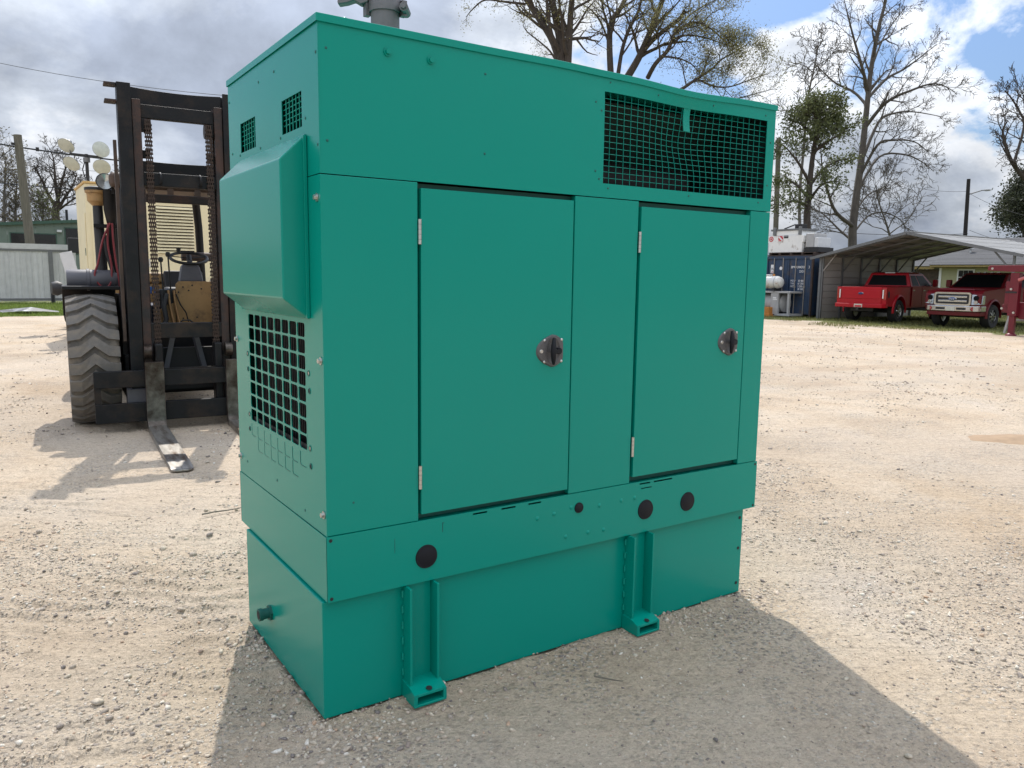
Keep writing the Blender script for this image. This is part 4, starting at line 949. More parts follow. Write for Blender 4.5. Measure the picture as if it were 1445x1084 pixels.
wire(at(-60,224,60), at(190,245,60), 0.1, 0.014, 'faint wire between the two cables at left')
# scrap on the lawn
sc_ = MB(); rs = random.Random(4)
for k in range(10):
    a = 2*math.pi*k/10; sc_.v.append((1.1*math.cos(a)*rs.uniform(0.7,1.1), 0.8*math.sin(a)*rs.uniform(0.6,1.1), rs.uniform(0.02,0.12)))
sc_.v.append((0,0,0.22)); sc_.f = [(k,(k+1)%10,10) for k in range(10)]
tag(sc_.build('plastic_scrap', mat('scrap_sheet', (0.34,0.35,0.37), 0.5, dirt=(0.03,0.03,0.03), dscale=3, damt=0.9), None, loc=(0.5,31.6,0.02)), 'flat grey and white plastic sheet lying on the lawn', 'scrap')

def stick(px_, py_, L_, a, m_, label, r=0.006):
    d_ = ((px_-722.5)/FPX*RIGHT - (py_-542)/FPX*UP + FWD); p = CAM + d_*(-CAM[2]/d_[2]); rs_ = random.Random(px_)
    pts = [(p[0]+math.cos(a)*L_*t+rs_.uniform(-.006,.006), p[1]+math.sin(a)*L_*t+rs_.uniform(-.006,.006), 0.006+rs_.uniform(0,.008)) for t in (0,0.3,0.6,1)]
    tag(MB().tube(pts, [r, r*0.9, r*0.8, r*0.4], 6).build('twig', m_, None, smooth=60), label, 'twig', 'dry twigs on the dirt')
stick(285,728,0.30,0.1,M['rust_dark0'] if 'rust_dark0' in M else M['wood_pole'],'thin dry twig on the dirt left of the generator skirt')
stick(838,958,0.12,-0.9,M['wood_pole'],'small dry twig in the shade before the generator leg',0.004)
# ------------------------------------------------------------------ right background
M['cont_blue'] = mat('blue_container_paint', (0.014, 0.036, 0.080), 0.5, var=0.12, vscale=2, dirt=(0.06, 0.05, 0.05), dscale=3, damt=0.3)
M['rust_dark'] = mat('rusty_edge', (0.045, 0.028, 0.022), 0.8, var=0.3, vscale=6)
M['bar_grey'] = mat('lock_bar', (0.26, 0.24, 0.22), 0.5, metal=0.4, var=0.2, vscale=5)
M['white_paint'] = mat('white_tank_paint', (0.74, 0.74, 0.72), 0.45, var=0.05, vscale=3, dirt=(0.30, 0.25, 0.20), dscale=3, damt=0.15)
M['white_rust'] = mat('white_paint_rust_spots', (0.60, 0.60, 0.57), 0.4, var=0.05, dirt=(0.25, 0.13, 0.07), dscale=4, damt=0.22)
M['lt_grey'] = mat('light_grey_frame', (0.36, 0.36, 0.36), 0.5, var=0.1, vscale=4)
M['letter'] = mat('white_lettering', (0.70, 0.70, 0.70), 0.6)
M['decal_red'] = mat('red_decal', (0.48, 0.02, 0.03), 0.5)
M['orange'] = mat('orange_wood', (0.50, 0.20, 0.04), 0.7, var=0.15)
M['galv_wall'] = mat('beige_grey_siding', (0.36, 0.345, 0.32), 0.55, var=0.05, vscale=2, objvar=0.05)
M['galv_roof'] = mat('galvanised_roof', (0.27, 0.265, 0.255), 0.5, metal=0.2, var=0.12, vscale=2.5, objvar=0.06)
M['galv_frame'] = mat('galvanised_frame', (0.16, 0.165, 0.17), 0.5, metal=0.5, var=0.1)
M['truck_red'] = mat('red_car_paint', (0.36, 0.002, 0.010), 0.45, coat=0.15, var=0.03, spec=0.3)
M['truck_dkred'] = mat('dark_red_car_paint', (0.11, 0.001, 0.005), 0.45, coat=0.15, var=0.03, spec=0.3)
M['glass'] = mat('tinted_glass', (0.004, 0.005, 0.006), 0.45, spec=0.1)
M['chrome'] = mat('chrome', (0.50, 0.50, 0.50), 0.2, metal=1.0)
M['tail_red'] = mat('tail_lamp_red', (0.30, 0.005, 0.008), 0.15, coat=1.0)
M['clear_lamp'] = mat('headlamp', (0.42, 0.44, 0.46), 0.15, metal=0.8, var=0.25, vscale=14)
M['car_tyre'] = mat('car_tyre', (0.022, 0.022, 0.022), 0.85, bump=0.3, bscale=60)
M['plate'] = mat('licence_plate', (0.55, 0.53, 0.46), 0.5, var=0.15, vscale=25)
M['emblem_blue'] = mat('emblem_blue', (0.012, 0.035, 0.12), 0.25)
M['maroon'] = mat('maroon_machine_paint', (0.13, 0.005, 0.014), 0.45, var=0.1, vscale=4)
M['house_wall'] = mat('pale_yellow_siding', (0.34, 0.33, 0.20), 0.7, var=0.05, objvar=0.03)
M['shingle'] = mat('grey_shingle', (0.065, 0.066, 0.07), 0.9, var=0.15, vscale=12, objvar=0.14)
M['fascia'] = mat('ochre_fascia', (0.30, 0.22, 0.08), 0.6)
def text(name, body, m_, parent, loc, size, rot, al='LEFT', xs=1.0):
    cu = bpy.data.curves.new(name, 'FONT'); cu.body = body; cu.size = size; cu.align_x = al; cu.extrude = 0.002
    t = bpy.data.objects.new(name, cu); COL.objects.link(t); bpy.context.view_layer.update()
    me = bpy.data.meshes.new_from_object(t.evaluated_get(bpy.context.evaluated_depsgraph_get())); bpy.data.objects.remove(t)
    me.materials.clear(); me.materials.append(m_)
    o = bpy.data.objects.new(name, me); COL.objects.link(o); o.parent = parent; o.location = loc; o.rotation_euler = rot; o.scale = (xs,1,1); return o
RX = (math.pi/2, 0, -math.pi/2)      # text readable when looking along +X
# blue container, doors towards the yard (face at x = 0, width along y)
CT = empty('shipping_container', (28.65, 18.62, 0), 0, 'dark blue shipping container with white lettering left of the carport', 'container')
MB().box(0.06, 6.0, 0.0, 2.44, 0.12, 2.62).build('container_body', M['cont_blue'], CT, bevel=0.01)
for y0 in (0.10, 1.235):
    d = MB().box(0.02, 0.058, y0, y0+1.105, 0.16, 2.52).build('container_door', M['cont_blue'], CT, bevel=0.008)
    for z0, z1 in ((0.30,0.95),(1.10,1.72),(1.86,2.46)):
        MB().box(0.008, 0.0195, y0+0.10, y0+1.0, z0, z1).build('door_panel', M['cont_blue'], d, bevel=0.006)
    for dy_ in (0.30, 0.78):
        MB().cyl((-0.012,y0+dy_,0.12),(-0.012,y0+dy_,2.58),0.022,n=8).build('lock_bar', M['bar_grey'], d, smooth=40)
        MB().box(-0.045,-0.002,y0+dy_-0.05,y0+dy_+0.05,1.28,1.36).build('lock_handle', M['bar_grey'], d)
MB().box(-0.02,0.055,0.0,0.09,0.05,2.64).build('corner_post', M['rust_dark'], CT); MB().box(-0.02,0.055,2.35,2.44,0.05,2.64).build('corner_post', M['cont_blue'], CT)
MB().box(-0.02,0.055,0.091,2.349,2.53,2.66).build('top_rail', M['cont_blue'], CT); MB().box(-0.03,6.0,-0.02,2.46,2.661,2.70).build('roof_edge', M['rust_dark'], CT)
text('lettering', 'BMOU', M['letter'], CT, (0.004, 1.13, 2.12), 0.15, RX, xs=0.9); text('lettering', '042920', M['letter'], CT, (0.004, 0.74, 2.12), 0.15, RX, xs=0.75); text('lettering', '3', M['letter'], CT, (0.004, 0.25, 2.12), 0.15, RX)
text('lettering', '22G1', M['letter'], CT, (0.004, 0.70, 1.94), 0.14, RX, xs=0.85)
for k, (a, b) in enumerate((('MGW','30 480'),('TARE','67 200'),('NET','2 250'),('','28 230'))):
    if a: text('lettering', a, M['letter'], CT, (0.004, 1.12, 1.54-k*0.12), 0.12, RX, xs=0.9)
    text('lettering', b, M['letter'], CT, (0.004, 0.74, 1.54-k*0.12), 0.12, RX, xs=0.85)
MB().box(0.0,0.0075,2.02,2.20,1.90,2.28).build('placard', M['letter'], CT); text('lettering', 'W', M['wire_black'], CT, (-0.004, 2.185, 2.03), 0.17, RX); text('lettering', 'A', M['decal_red'], CT, (-0.004, 2.16, 1.91), 0.14, RX)
MB().lathe([(0.0,0.01),(0.075,0.01),(0.075,0)], (0.0075,1.66,2.12), (-1,0,0), 16).build('round_placard', M['letter'], CT)
# things on top of the container
pal = MB()
for y in (0.05, 0.95, 1.9, 2.3): pal.box(0.1, 1.6, y, y+0.1, 2.71, 2.80)
PLT = empty('pallet', (28.65, 18.62, 0), 0, 'weathered wooden pallet boards on the blue container roof', 'pallet')
for y in (0.02, 0.62, 1.2, 1.8, 2.3): MB().box(0.1, 1.6, y, y+0.11, 2.702, 2.79).build('bearer', M['rust_dark'], PLT)
for x in (0.1, 0.5, 0.9, 1.3): MB().box(x, x+0.22, 0.02, 2.41, 2.791, 2.815).build('board', M['fk_brown'], PLT)
FT_ = empty('white_fuel_tank', (28.80, 19.32, 2.82), 0, 'white ribbed fuel tank with red decals on top of the blue container', 'tank')
MB().prism([(0.06,0.0),(1.80,0.0),(1.82,0.42),(1.86,0.45),(1.86,0.74),(0.03,0.74),(0.0,0.72),(0.0,0.45),(0.05,0.42)], 'x', 0, 1.2).build('tank_shell', M['white_paint'], FT_, bevel=0.012)
MB().prism([(0.14,0.745),(1.74,0.745),(1.66,0.95),(0.20,0.95)], 'x', 0.05, 1.15).build('tank_top', M['white_paint'], FT_, bevel=0.01)
MB().box(0.02,1.16,0.12,1.74,0.951,1.03).build('top_rim', M['fence_dark'], FT_)
for y in (0.12, 1.45): MB().box(-0.03,0.045,y,y+0.14,0.76,1.10).build('lifting_post', M['fence_dark'], FT_, bevel=0.01)
MB().bar((0.1,1.05,1.05),(0.4,0.78,1.22),0.42,0.05).build('hatch_lid', M['wire_black'], FT_); MB().box(0.1,0.5,0.20,0.55,1.031,1.22).build('filler_box', M['wire_black'], FT_, bevel=0.02)
MB().lathe([(0,0.012),(0.115,0.012),(0.115,0)], (0.0,1.68,0.60), (-1,0,0), 24).build('round_decal', M['decal_red'], FT_)
MB().lathe([(0.05,0.016),(0.075,0.016)], (0.0,1.68,0.60), (-1,0,0), 24).build('decal_ring', M['letter'], FT_)
MB().box(-0.012,-0.001,1.05,1.30,0.50,0.73).build('square_decal', M['decal_red'], FT_); MB().bar((-0.016,1.08,0.53),(-0.016,1.27,0.70),0.006,0.07,(0,0,1)).build('decal_mark', M['letter'], FT_)
for c_ in ((1.08,0.69),(1.26,0.69),(1.08,0.53),(1.26,0.54)): MB().box(-0.0155,-0.0125,c_[0]-0.022,c_[0]+0.022,c_[1]-0.018,c_[1]+0.018).build('decal_mark', M['letter'], FT_)
MB().box(-0.012,-0.001,0.78,1.0,0.62,0.735).build('label_plate', M['wire_black'], FT_); MB().box(-0.014,-0.0125,0.80,0.98,0.685,0.705).build('label_line', M['lt_grey'], FT_)
GT = empty('grey_cube_tank', (28.8, 18.62, 2.82), 0, 'small faded grey tote beside the white tank on the container', 'tote')
MB().box(0.1,1.0,0.24,0.66,0.20,0.80).build('tote_body', M['lt_grey'], GT, bevel=0.03); MB().box(0.1,1.0,0.04,0.22,0.20,0.62).build('end_block', M['white_metal'], GT, bevel=0.02)
MB().box(0.05,1.1,-0.05,0.66,0.0,0.195).build('skid', M['wire_black'], GT); MB().lathe([(0.16,-0.1),(0.25,-0.1),(0.21,0.1),(0.16,0.1)], (0.25,0.70,0.21), (1,0,0), 20, close=True).build('ring', M['wire_black'], GT)
# propane tank on a cradle, steel frame with horizontal tank below
PT = empty('propane_tank', (28.0, 19.9, 0.0), 0, 'white horizontal propane tank with rust spots on a stand before the container', 'tank')
prof = [(0.0,-1.2),(0.13,-1.18),(0.22,-1.10),(0.275,-0.95),(0.275,0.0),(0.22,0.16),(0.13,0.235),(0,0.25)]
MB().lathe([(r, -h) for r, h in prof], (0,0,1.50), (0,1,0), 28).build('tank_shell', M['white_rust'], PT, smooth=40)
MB().lathe([(0.279,-0.02),(0.279,0.02)], (0,0.02,1.50), (0,1,0), 28).build('weld_band', M['lt_grey'], PT, smooth=40)
MB().box(-0.09,0.09,0.35,0.75,1.78,1.84).build('valve_guard', M['white_paint'], PT, bevel=0.02); MB().cyl((0,0.22,1.77),(0,0.22,1.86),0.05,n=10).build('valve', M['orange'], PT)
for y in (0.05, 0.95): MB().box(-0.25,0.25,y-0.06,y+0.06,1.135,1.26).build('cradle', M['wire_black'], PT)
TF = empty('tank_frame', (27.9, 19.15, 0.0), 0, 'grey steel skid frame holding a grey drum before the container', 'frame')
for y in (0.0, 0.55, 2.0): MB().box(-0.05,0.05 if y else 0.06,y,y+(0.09 if y != 0.55 else 0.40),0.15,1.04).build('upright', M['lt_grey'], TF, bevel=0.006)
MB().box(-0.06,0.9,-0.05,2.1,1.041,1.12).build('top_plate', M['lt_grey'], TF, bevel=0.005); MB().box(-0.07,0.9,-0.06,2.15,0.06,0.149).build('base_rail', M['lt_grey'], TF, bevel=0.005)
MB().lathe([(0,-0.9),(0.25,-0.88),(0.40,-0.78),(0.40,0.5),(0.25,0.62),(0,0.64)], (0.45,1.05,0.60), (0,-1,0), 28).build('drum', M['lt_grey'], TF, smooth=40)
MB().box(-0.056,-0.051,0.66,0.84,0.80,0.86).build('label', M['letter'], TF); MB().box(-0.056,-0.051,0.62,0.84,0.74,0.775).build('label', M['letter'], TF)
for y in (0.7, 1.6): MB().box(-0.075,-0.0705,y,y+0.14,0.085,0.12).build('fork_slot', M['wire_black'], TF)
OB = empty('orange_block', (27.6, 19.95, 0), 0, 'orange painted timber block on the gravel beside the generator edge', 'block')
MB().box(0,0.4,0.03,0.7,0.14,0.42).build('upper_block', M['orange'], OB, bevel=0.01); MB().box(-0.05,0.45,-0.03,0.75,0,0.138).build('lower_block', M['orange'], OB, bevel=0.01)
# carport
CP = empty('carport', (28.35, 18.0, 0), 0, 'open metal carport with grey gabled roof sheltering the red trucks', 'carport')
DX = 7.0; EL, PKY, PKZ, ER = 2.62, -3.70, 3.42, -7.4
for k in range(6):
    x = 0.03 + k*(DX-0.15)/5
    MB().box(x-0.035, x+0.035, -0.07, 0.0, 0, EL).build('post', M['galv_frame'], CP); k in (0, 5) and MB().box(x-0.035, x+0.035, ER-0.07, ER, 0, EL).build('post', M['galv_frame'], CP)
    MB().bar((x,-0.05,EL-0.02),(x,PKY,PKZ-0.05),0.06,0.07).build('rafter', M['galv_frame'], CP); MB().bar((x,ER,EL-0.02),(x,PKY,PKZ-0.05),0.06,0.07).build('rafter', M['galv_frame'], CP)
    MB().bar((x,-0.05,1.98),(x,-0.65,EL+0.10),0.04,0.05).build('knee_brace', M['bar_grey'] if k == 0 else M['galv_frame'], CP); k in (0, 5) and MB().bar((x,ER,1.98),(x,ER+0.65,EL+0.10),0.04,0.05).build('knee_brace', M['galv_frame'], CP)
for k in range(9):
    z = 0.02 + k*0.289
    MB().add([(0,0.004,z),(DX,0.004,z),(DX,0.004,z+0.255),(0,0.004,z+0.255),(DX,0.03,z+0.272),(0,0.03,z+0.272),(DX,0.004,z+0.287),(0,0.004,z+0.287)], [(0,1,2,3),(3,2,4,5),(5,4,6,7)]).build('wall_sheet', M['galv_wall'], CP, solid=0.004, fix=False)
MB().box(-0.04, 0.03, 0.0, 0.10, 0, EL).build('corner_trim', M['galv_frame'], CP)
n = 8
for s_ in (0, 1):
    ya, yb = (0.42, PKY) if s_ == 0 else (ER-0.42, PKY); za = EL+0.02; zb = PKZ+0.03; za2 = za - 0.42*(PKZ-EL)/3.7
    for k in range(n):
        t0, t1 = k/n, min(1.0, (k+1)/n + 0.006); b = MB(); pr = []; ov = 0.007*(k % 2)
        for t, dz_ in ((t0,0),(t0+(t1-t0)*0.08,0.02),(t0+(t1-t0)*0.16,0),(t0+(t1-t0)*0.46,0),(t0+(t1-t0)*0.54,0.02),(t0+(t1-t0)*0.62,0),(t1,0)):
            pr.append((ya+(yb-ya)*t, za2+(zb-za2)*t+dz_+ov))
        vs_ = [(x, p[0], p[1]) for x in (-0.22, DX+0.2) for p in pr]; m_ = len(pr)
        b.add(vs_, [(i, i+1, m_+i+1, m_+i) for i in range(m_-1)]); b.build('roof_sheet', M['galv_roof'], CP, solid=0.004, fix=False)
    MB().bar((-0.23,ya,za2-0.03),(-0.23,yb,zb-0.02),0.03,0.11).build('gable_trim', M['galv_frame'], CP)
    for k in range(1, 6): t = k/6; MB().bar((0,ya+(yb-ya)*t,za2+(zb-za2)*t-0.03),(DX,ya+(yb-ya)*t,za2+(zb-za2)*t-0.03),0.05,0.03).build('purlin', M['galv_frame'], CP)
MB().bar((-0.2,PKY,PKZ+0.05),(DX+0.2,PKY,PKZ+0.05),0.28,0.03).build('ridge_cap', M['galv_roof'], CP)

# pickup trucks: x forward, origin at the rear axle on the ground
def arch(cx, r, cz, n=12, a0=200, a1=-20):
    return [(cx+r*math.cos(math.radians(a0+(a1-a0)*k/n)), cz+r*math.sin(math.radians(a0+(a1-a0)*k/n))) for k in range(n+1)]
def truck(loc, rz, label, paint, wr, dually=False, rearlook=True):
    T = empty('pickup_truck', loc, rz, label, 'truck', 'red pickup trucks under the carport')
    wb = 4.05; zb = wr+0.13; ra = wr+0.10
    # lower body with open wheel arches, lofted across the width with tumblehome
    side = [(-1.22,zb+0.08)] + [p for p in arch(0, ra, wr+0.02) if p[1] > zb] + [(ra+0.15, zb-0.02), (wb-ra-0.15, zb-0.02)] + [p for p in arch(wb, ra, wr+0.02) if p[1] > zb] + [(wb+0.92,zb+0.02),(wb+0.98,1.00),(wb+0.95,1.20),(wb+0.80,1.30),(wb-0.85,1.43),(1.02,1.42),(1.02,1.40),(-1.22,1.38)]
    b = MB(); hw = 0.985
    b.loft([[(p[0],-hw*0.97,p[1]) for p in side],[(p[0],-hw,p[1]) for p in side],[(p[0],hw,p[1]) for p in side],[(p[0],hw*0.97,p[1]) for p in side]])
    body = b.build('body', paint, T, bevel=0.035, seg=3)
    MB().box(-1.15,0.95,-0.78,0.78,0.9,1.384).build('bed_floor', M['rubber'], T)
    for cx in (0, wb):
        for s_ in (-1, 1):
            fl = MB(); lo = []
            for p in arch(cx, ra+0.0, wr+0.02, 14, 190, -10): lo.append([(p[0],s_*(hw-0.03),p[1]),(p[0],s_*(hw+0.035),p[1]),(cx+(p[0]-cx)*1.10,s_*(hw+0.02),wr+(p[1]-wr)*1.10),(cx+(p[0]-cx)*1.12,s_*(hw-0.03),wr+(p[1]-wr)*1.12)])
            fl.loft(lo); fl.build('fender_flare', paint, body, smooth=50)
            w = MB().lathe([(wr*0.60,-0.13),(wr*0.93,-0.15),(wr*0.99,-0.10),(wr,0),(wr*0.99,0.10),(wr*0.93,0.15),(wr*0.60,0.13)], (cx,s_*(hw-0.14),wr-0.015), (0,1,0), 36, close=True).build('tyre', M['car_tyre'], T, smooth=45)
            rm = MB().lathe([(0,0.05 if dually else 0.09),(wr*0.16,0.05 if dually else 0.10),(wr*0.20,0.06),(wr*0.56,0.04),(wr*0.61,0.13),(wr*0.60,-0.1),(0,-0.08)], (cx,s_*(hw-0.14),wr-0.015), (0,s_,0), 28).build('rim', M['chrome'] if dually else M['steel'], w, smooth=40)
            for k in range(8):
                a = 2*math.pi*k/8; MB().bar((cx+wr*0.12*math.cos(a), s_*(hw-0.045), wr-0.015+wr*0.12*math.sin(a)), (cx+wr*0.55*math.cos(a), s_*(hw-0.06), wr-0.015+wr*0.55*math.sin(a)), 0.04, 0.05, (0,1,0)).build('spoke', M['chrome'], w)
    MB().box(-1.1, wb+0.8, -0.45, 0.45, wr-0.02, zb+0.15).build('underbody', M['rubber'], T); 
    for cx in (0, wb): MB().cyl((cx,-0.75,wr),(cx,0.75,wr),0.09,n=10).build('axle', M['rubber'], T)
    # cab
    cab = MB(); z0, z1 = 1.40, 1.965
    def sec(x, hwid, z): return [(x,-hwid,z),(x,hwid,z)]
    bot = [(1.03,-0.955,z0),(3.42,-0.955,z0),(3.42,0.955,z0),(1.03,0.955,z0)]; top = [(1.20,-0.76,z1-0.03),(2.62,-0.76,z1-0.03),(2.62,0.76,z1-0.03),(1.20,0.76,z1-0.03)]
    cab.loft([bot, top, [(1.32,-0.66,z1+0.015),(2.50,-0.66,z1+0.015),(2.50,0.66,z1+0.015),(1.32,0.66,z1+0.015)]])
    cb_ = cab.build('cab', paint, T, bevel=0.03, seg=3)
    def quad(name, pts, m_, par, off):
        p = [Vector(q) for q in pts]; n_ = (p[1]-p[0]).cross(p[3]-p[0]).normalized()*off
        MB().add([q+n_ for q in p]+[q+n_*0.2 for q in p], [(0,1,2,3),(4,5,1,0),(5,6,2,1),(6,7,3,2),(7,4,0,3)]).build(name, m_, par)
    def L(a, b, t): return tuple(a[i]+(b[i]-a[i])*t for i in range(3))
    def facequad(i, j, u0, u1, v0, v1):
        A, B = bot[i], bot[j]; C_, D_ = top[j], top[i]
        f = lambda u, v: L(L(A,B,u), L(D_,C_,u), v)
        return [f(u0,v0), f(u1,v0), f(u1,v1), f(u0,v1)]
    quad('rear_window', facequad(3,0,0.08,0.92,0.10,0.86), M['glass'], cb_, 0.008)
    quad('windscreen', facequad(1,2,0.05,0.95,0.06,0.93), M['glass'], cb_, 0.008)
    for (i, j) in ((0,1),(2,3)):
        r_ = (lambda a: a) if i == 0 else (lambda a: 1-a)
        for u0, u1 in ((0.08,0.36),(0.41,0.86)):
            ua, ub = sorted((r_(u0), r_(u1))); quad('side_window', facequad(i,j,ua,ub,0.08,0.84), M['glass'], cb_, 0.007)
    for s_ in (-1, 1):
        for x in (1.10, 2.12): 
            d_ = MB().box(x, x+0.98, s_*(hw+0.003)-0.003, s_*(hw+0.003)+0.003, zb+0.02, 1.40).build('door', paint, T, bevel=0.002)
            MB().box(x+0.06, x+0.24, s_*(hw+0.016)-0.008, s_*(hw+0.016)+0.008, 1.24, 1.275).build('door_handle', M['chrome'], d_)
        MB().box(2.95,3.12,s_*1.13-0.09,s_*1.13+0.09,1.42,1.70).build('mirror', paint, T, bevel=0.03)
        MB().bar((3.06,s_*0.95,1.47),(3.04,s_*1.08,1.50),0.05,0.05).build('mirror_arm', M['rubber'], T)
        MB().bar((1.1,s_*(hw+0.03),zb-0.09),(3.05,s_*(hw+0.03),zb-0.09),0.10,0.06).build('running_board', M['rubber'], T)
    MB().box(wb-0.55, wb+0.78, -0.62, 0.62, 1.30, 1.40).build('hood_bulge', paint, T, bevel=0.05, seg=3)
    for y in (-0.35,-0.12,0.12,0.35): MB().box(2.42,2.50,y-0.05,y+0.05,z1+0.016,z1+0.045).build('roof_lamp', M['clear_lamp'], T, bevel=0.008)
    MB().box(1.23,1.25,-0.20,0.20,z1-0.035,z1+0.01).build('brake_lamp', M['clear_lamp'], T)
    # tail
    tg = MB().box(-1.252,-1.225,-0.79,0.79,zb+0.14,1.385).build('tailgate', paint, T, bevel=0.012)
    MB().box(-1.268,-1.2525,-0.74,0.74,0.93,1.26).build('tailgate_swage', paint, tg, bevel=0.008)
    em = MB().lathe([(0,0.02),(0.95,0.02),(1.0,0.0)], (0,0,0), (-1,0,0), 28).build('tail_emblem', M['chrome'], tg, smooth=50); em.location = (-1.269,0,1.13); em.scale = (1,0.115,0.05)
    em2 = MB().lathe([(0,0.02),(1.0,0.02)], (0,0,0), (-1,0,0), 28).build('emblem_face', M['emblem_blue'], tg); em2.location = (-1.274,0,1.13); em2.scale = (1,0.095,0.038)
    for s_ in (-1, 1):
        tl = MB().box(-1.245,-1.16,min(s_*0.805,s_*0.975),max(s_*0.805,s_*0.975),0.90,1.33).build('tail_lamp', M['tail_red'], T, bevel=0.015)
        MB().box(-1.252,-1.2455,min(s_*0.83,s_*0.87),max(s_*0.83,s_*0.87),0.95,1.28).build('reverse_strip', M['letter'], tl)
        MB().box(-1.10,-1.02,min(s_*0.985,s_*1.01),max(s_*0.985,s_*1.01),0.98,1.22).build('side_marker', M['rubber'], tl)
    rb_ = MB(); rb_.prism([(-1.05,-0.98),(-1.30,-1.0),(-1.46,-0.90),(-1.48,-0.3),(-1.44,-0.26),(-1.44,0.26),(-1.48,0.3),(-1.46,0.90),(-1.30,1.0),(-1.05,0.98)], 'z', zb+0.0, zb+0.15); rb_.build('rear_bumper', paint, T, bevel=0.02)
    MB().box(-1.455,-1.441,-0.16,0.16,zb+0.01,zb+0.14).build('licence_plate', M['plate'], T); MB().box(-1.46,-1.4555,-0.13,0.13,zb+0.02,zb+0.09).build('plate_print', M['decal_red'], T)
    MB().bar((-1.3,0,zb-0.05),(-1.52,0,zb-0.05),0.09,0.09).build('tow_hitch', M['rubber'], T)
    # nose
    fx = wb+0.985
    gp = rr(0.0, 1.02, 0.64, 0.235, 0.09); gi = rr(0.0, 1.02, 0.575, 0.175, 0.06)
    g_ = MB(); g_.loft([[(fx-0.03,p[0],p[1]) for p in gp],[(fx+0.035,p[0],p[1]) for p in gp],[(fx+0.035,p[0],p[1]) for p in gi],[(fx+0.0,p[0],p[1]) for p in gi]], cap=False)
    grl = g_.build('grille', M['chrome'], T, smooth=40)
    MB().box(fx-0.02,fx+0.006,-0.58,0.58,0.84,1.20).build('grille_back', M['rubber'], grl)
    for z in (0.945, 1.095): MB().box(fx+0.0065,fx+0.03,-0.50,0.50,z-0.037,z+0.037).build('grille_bar', M['chrome'], grl, bevel=0.012)
    for dx_, sy_, sz_, m_ in ((0.032,0.155,0.066,M['chrome']),(0.038,0.140,0.055,M['emblem_blue'])):
        e_ = MB().lathe([(0,0.012),(0.93,0.012),(1.0,0.0)], (0,0,0), (1,0,0), 28).build('emblem', m_, grl, smooth=50); e_.location = (fx+dx_,0,1.02); e_.scale = (1,sy_,sz_)
    text('emblem_lettering', 'Ford', M['letter'], grl, (fx+0.0515,-0.088,0.992), 0.085, (math.pi/2,0,math.pi/2))
    for s_ in (-1, 1):
        hl = MB(); hl.add([(fx+0.035,s_*0.66,0.82),(fx-0.03,s_*0.992,0.84),(fx-0.09,s_*0.994,1.15),(fx+0.015,s_*0.66,1.19),(fx-0.15,s_*0.66,0.84),(fx-0.25,s_*0.992,0.84),(fx-0.25,s_*0.994,1.15),(fx-0.15,s_*0.66,1.19)],[(0,1,2,3),(4,7,6,5),(0,4,5,1),(1,5,6,2),(2,6,7,3),(3,7,4,0)])
        h_ = hl.build('headlamp', M['clear_lamp'], T, bevel=0.01)
        MB().lathe([(0,0.01),(0.08,0.01),(0.09,-0.01)], (fx+0.012,s_*0.80,1.06), (1,s_*0.25,0), 18).build('lamp_unit', M['glass'], h_); MB().lathe([(0,0.01),(0.06,0.01),(0.07,-0.01)], (fx+0.018,s_*0.80,0.92), (1,s_*0.25,0), 18).build('lamp_unit', M['chrome'], h_)
    fb = MB(); fb.prism([(wb+0.60,-0.99),(wb+0.93,-0.97),(fx+0.07,-0.80),(fx+0.11,-0.4),(fx+0.11,0.4),(fx+0.07,0.80),(wb+0.93,0.97),(wb+0.60,0.99)], 'z', 0.585, 0.785)
    fbo = fb.build('front_bumper', M['chrome'], T, bevel=0.025, seg=3)
    for y0, y1 in ((-0.52,-0.20),(0.20,0.52)): MB().box(fx+0.095,fx+0.116,y0,y1,0.64,0.72).build('bumper_slot', M['rubber'], fbo)
    for s_ in (-1, 1): MB().lathe([(0,0.02),(0.075,0.02),(0.09,0.0)], (fx+0.055,s_*0.75,0.68), (1,s_*0.45,0), 18).build('fog_lamp', M['tail_red'] if dually else M['glass'], fbo)
    MB().box(fx+0.1115,fx+0.124,-0.155,0.155,0.60,0.755).build('licence_plate', M['plate'], fbo)
    va = MB(); va.prism([(wb+0.55,-0.97),(wb+0.90,-0.93),(fx+0.04,-0.72),(fx+0.06,0.0),(fx+0.04,0.72),(wb+0.90,0.93),(wb+0.55,0.97)], 'z', 0.43, 0.582); va.build('front_valance', paint, T, bevel=0.015)
    return T
truck((28.93, 15.88, 0), math.radians(8), 'bright red pickup truck with its tailgate facing the yard', M['truck_red'], 0.455)
truck((28.9+4.05, 12.33+0.10, 0), math.pi+0.03, 'dark red pickup truck with chrome grille facing the yard', M['truck_dkred'], 0.425, dually=True)
# maroon lift machine at the right edge
LM = empty('maroon_lift', (25.6, 9.1, 0), 0, 'maroon hydraulic lift machine standing at the right edge before the truck', 'machine')
MR = M['maroon']
MB().box(-0.10,0.10,-0.02,0.24,0.60,1.92).build('leg_sleeve', MR, LM, bevel=0.012)
MB().box(-0.07,0.07,0.03,0.19,0.05,0.598).build('leg', MR, LM, bevel=0.01); MB().lathe([(0.0,0.0),(0.16,0.0),(0.15,0.04),(0.07,0.10),(0,0.10)], (0,0.11,-0.02), (0,0,1), 16).build('foot_pad', MR, LM, smooth=40)
MB().box(-0.08,0.08,0.241,0.36,0.95,1.66).build('side_box', MR, LM, bevel=0.01)
MB().box(-0.115,-0.101,0.02,0.34,1.30,1.35).build('collar', M['rubber'], LM)
bm_ = MB(); bm_.prism([(0.92,1.99),(0.92,2.10),(0.86,2.15),(-3.0,2.19),(-3.0,1.93),(0.2,1.95)], 'x', -0.12, 0.12); bm_.build('boom', MR, LM, bevel=0.012)
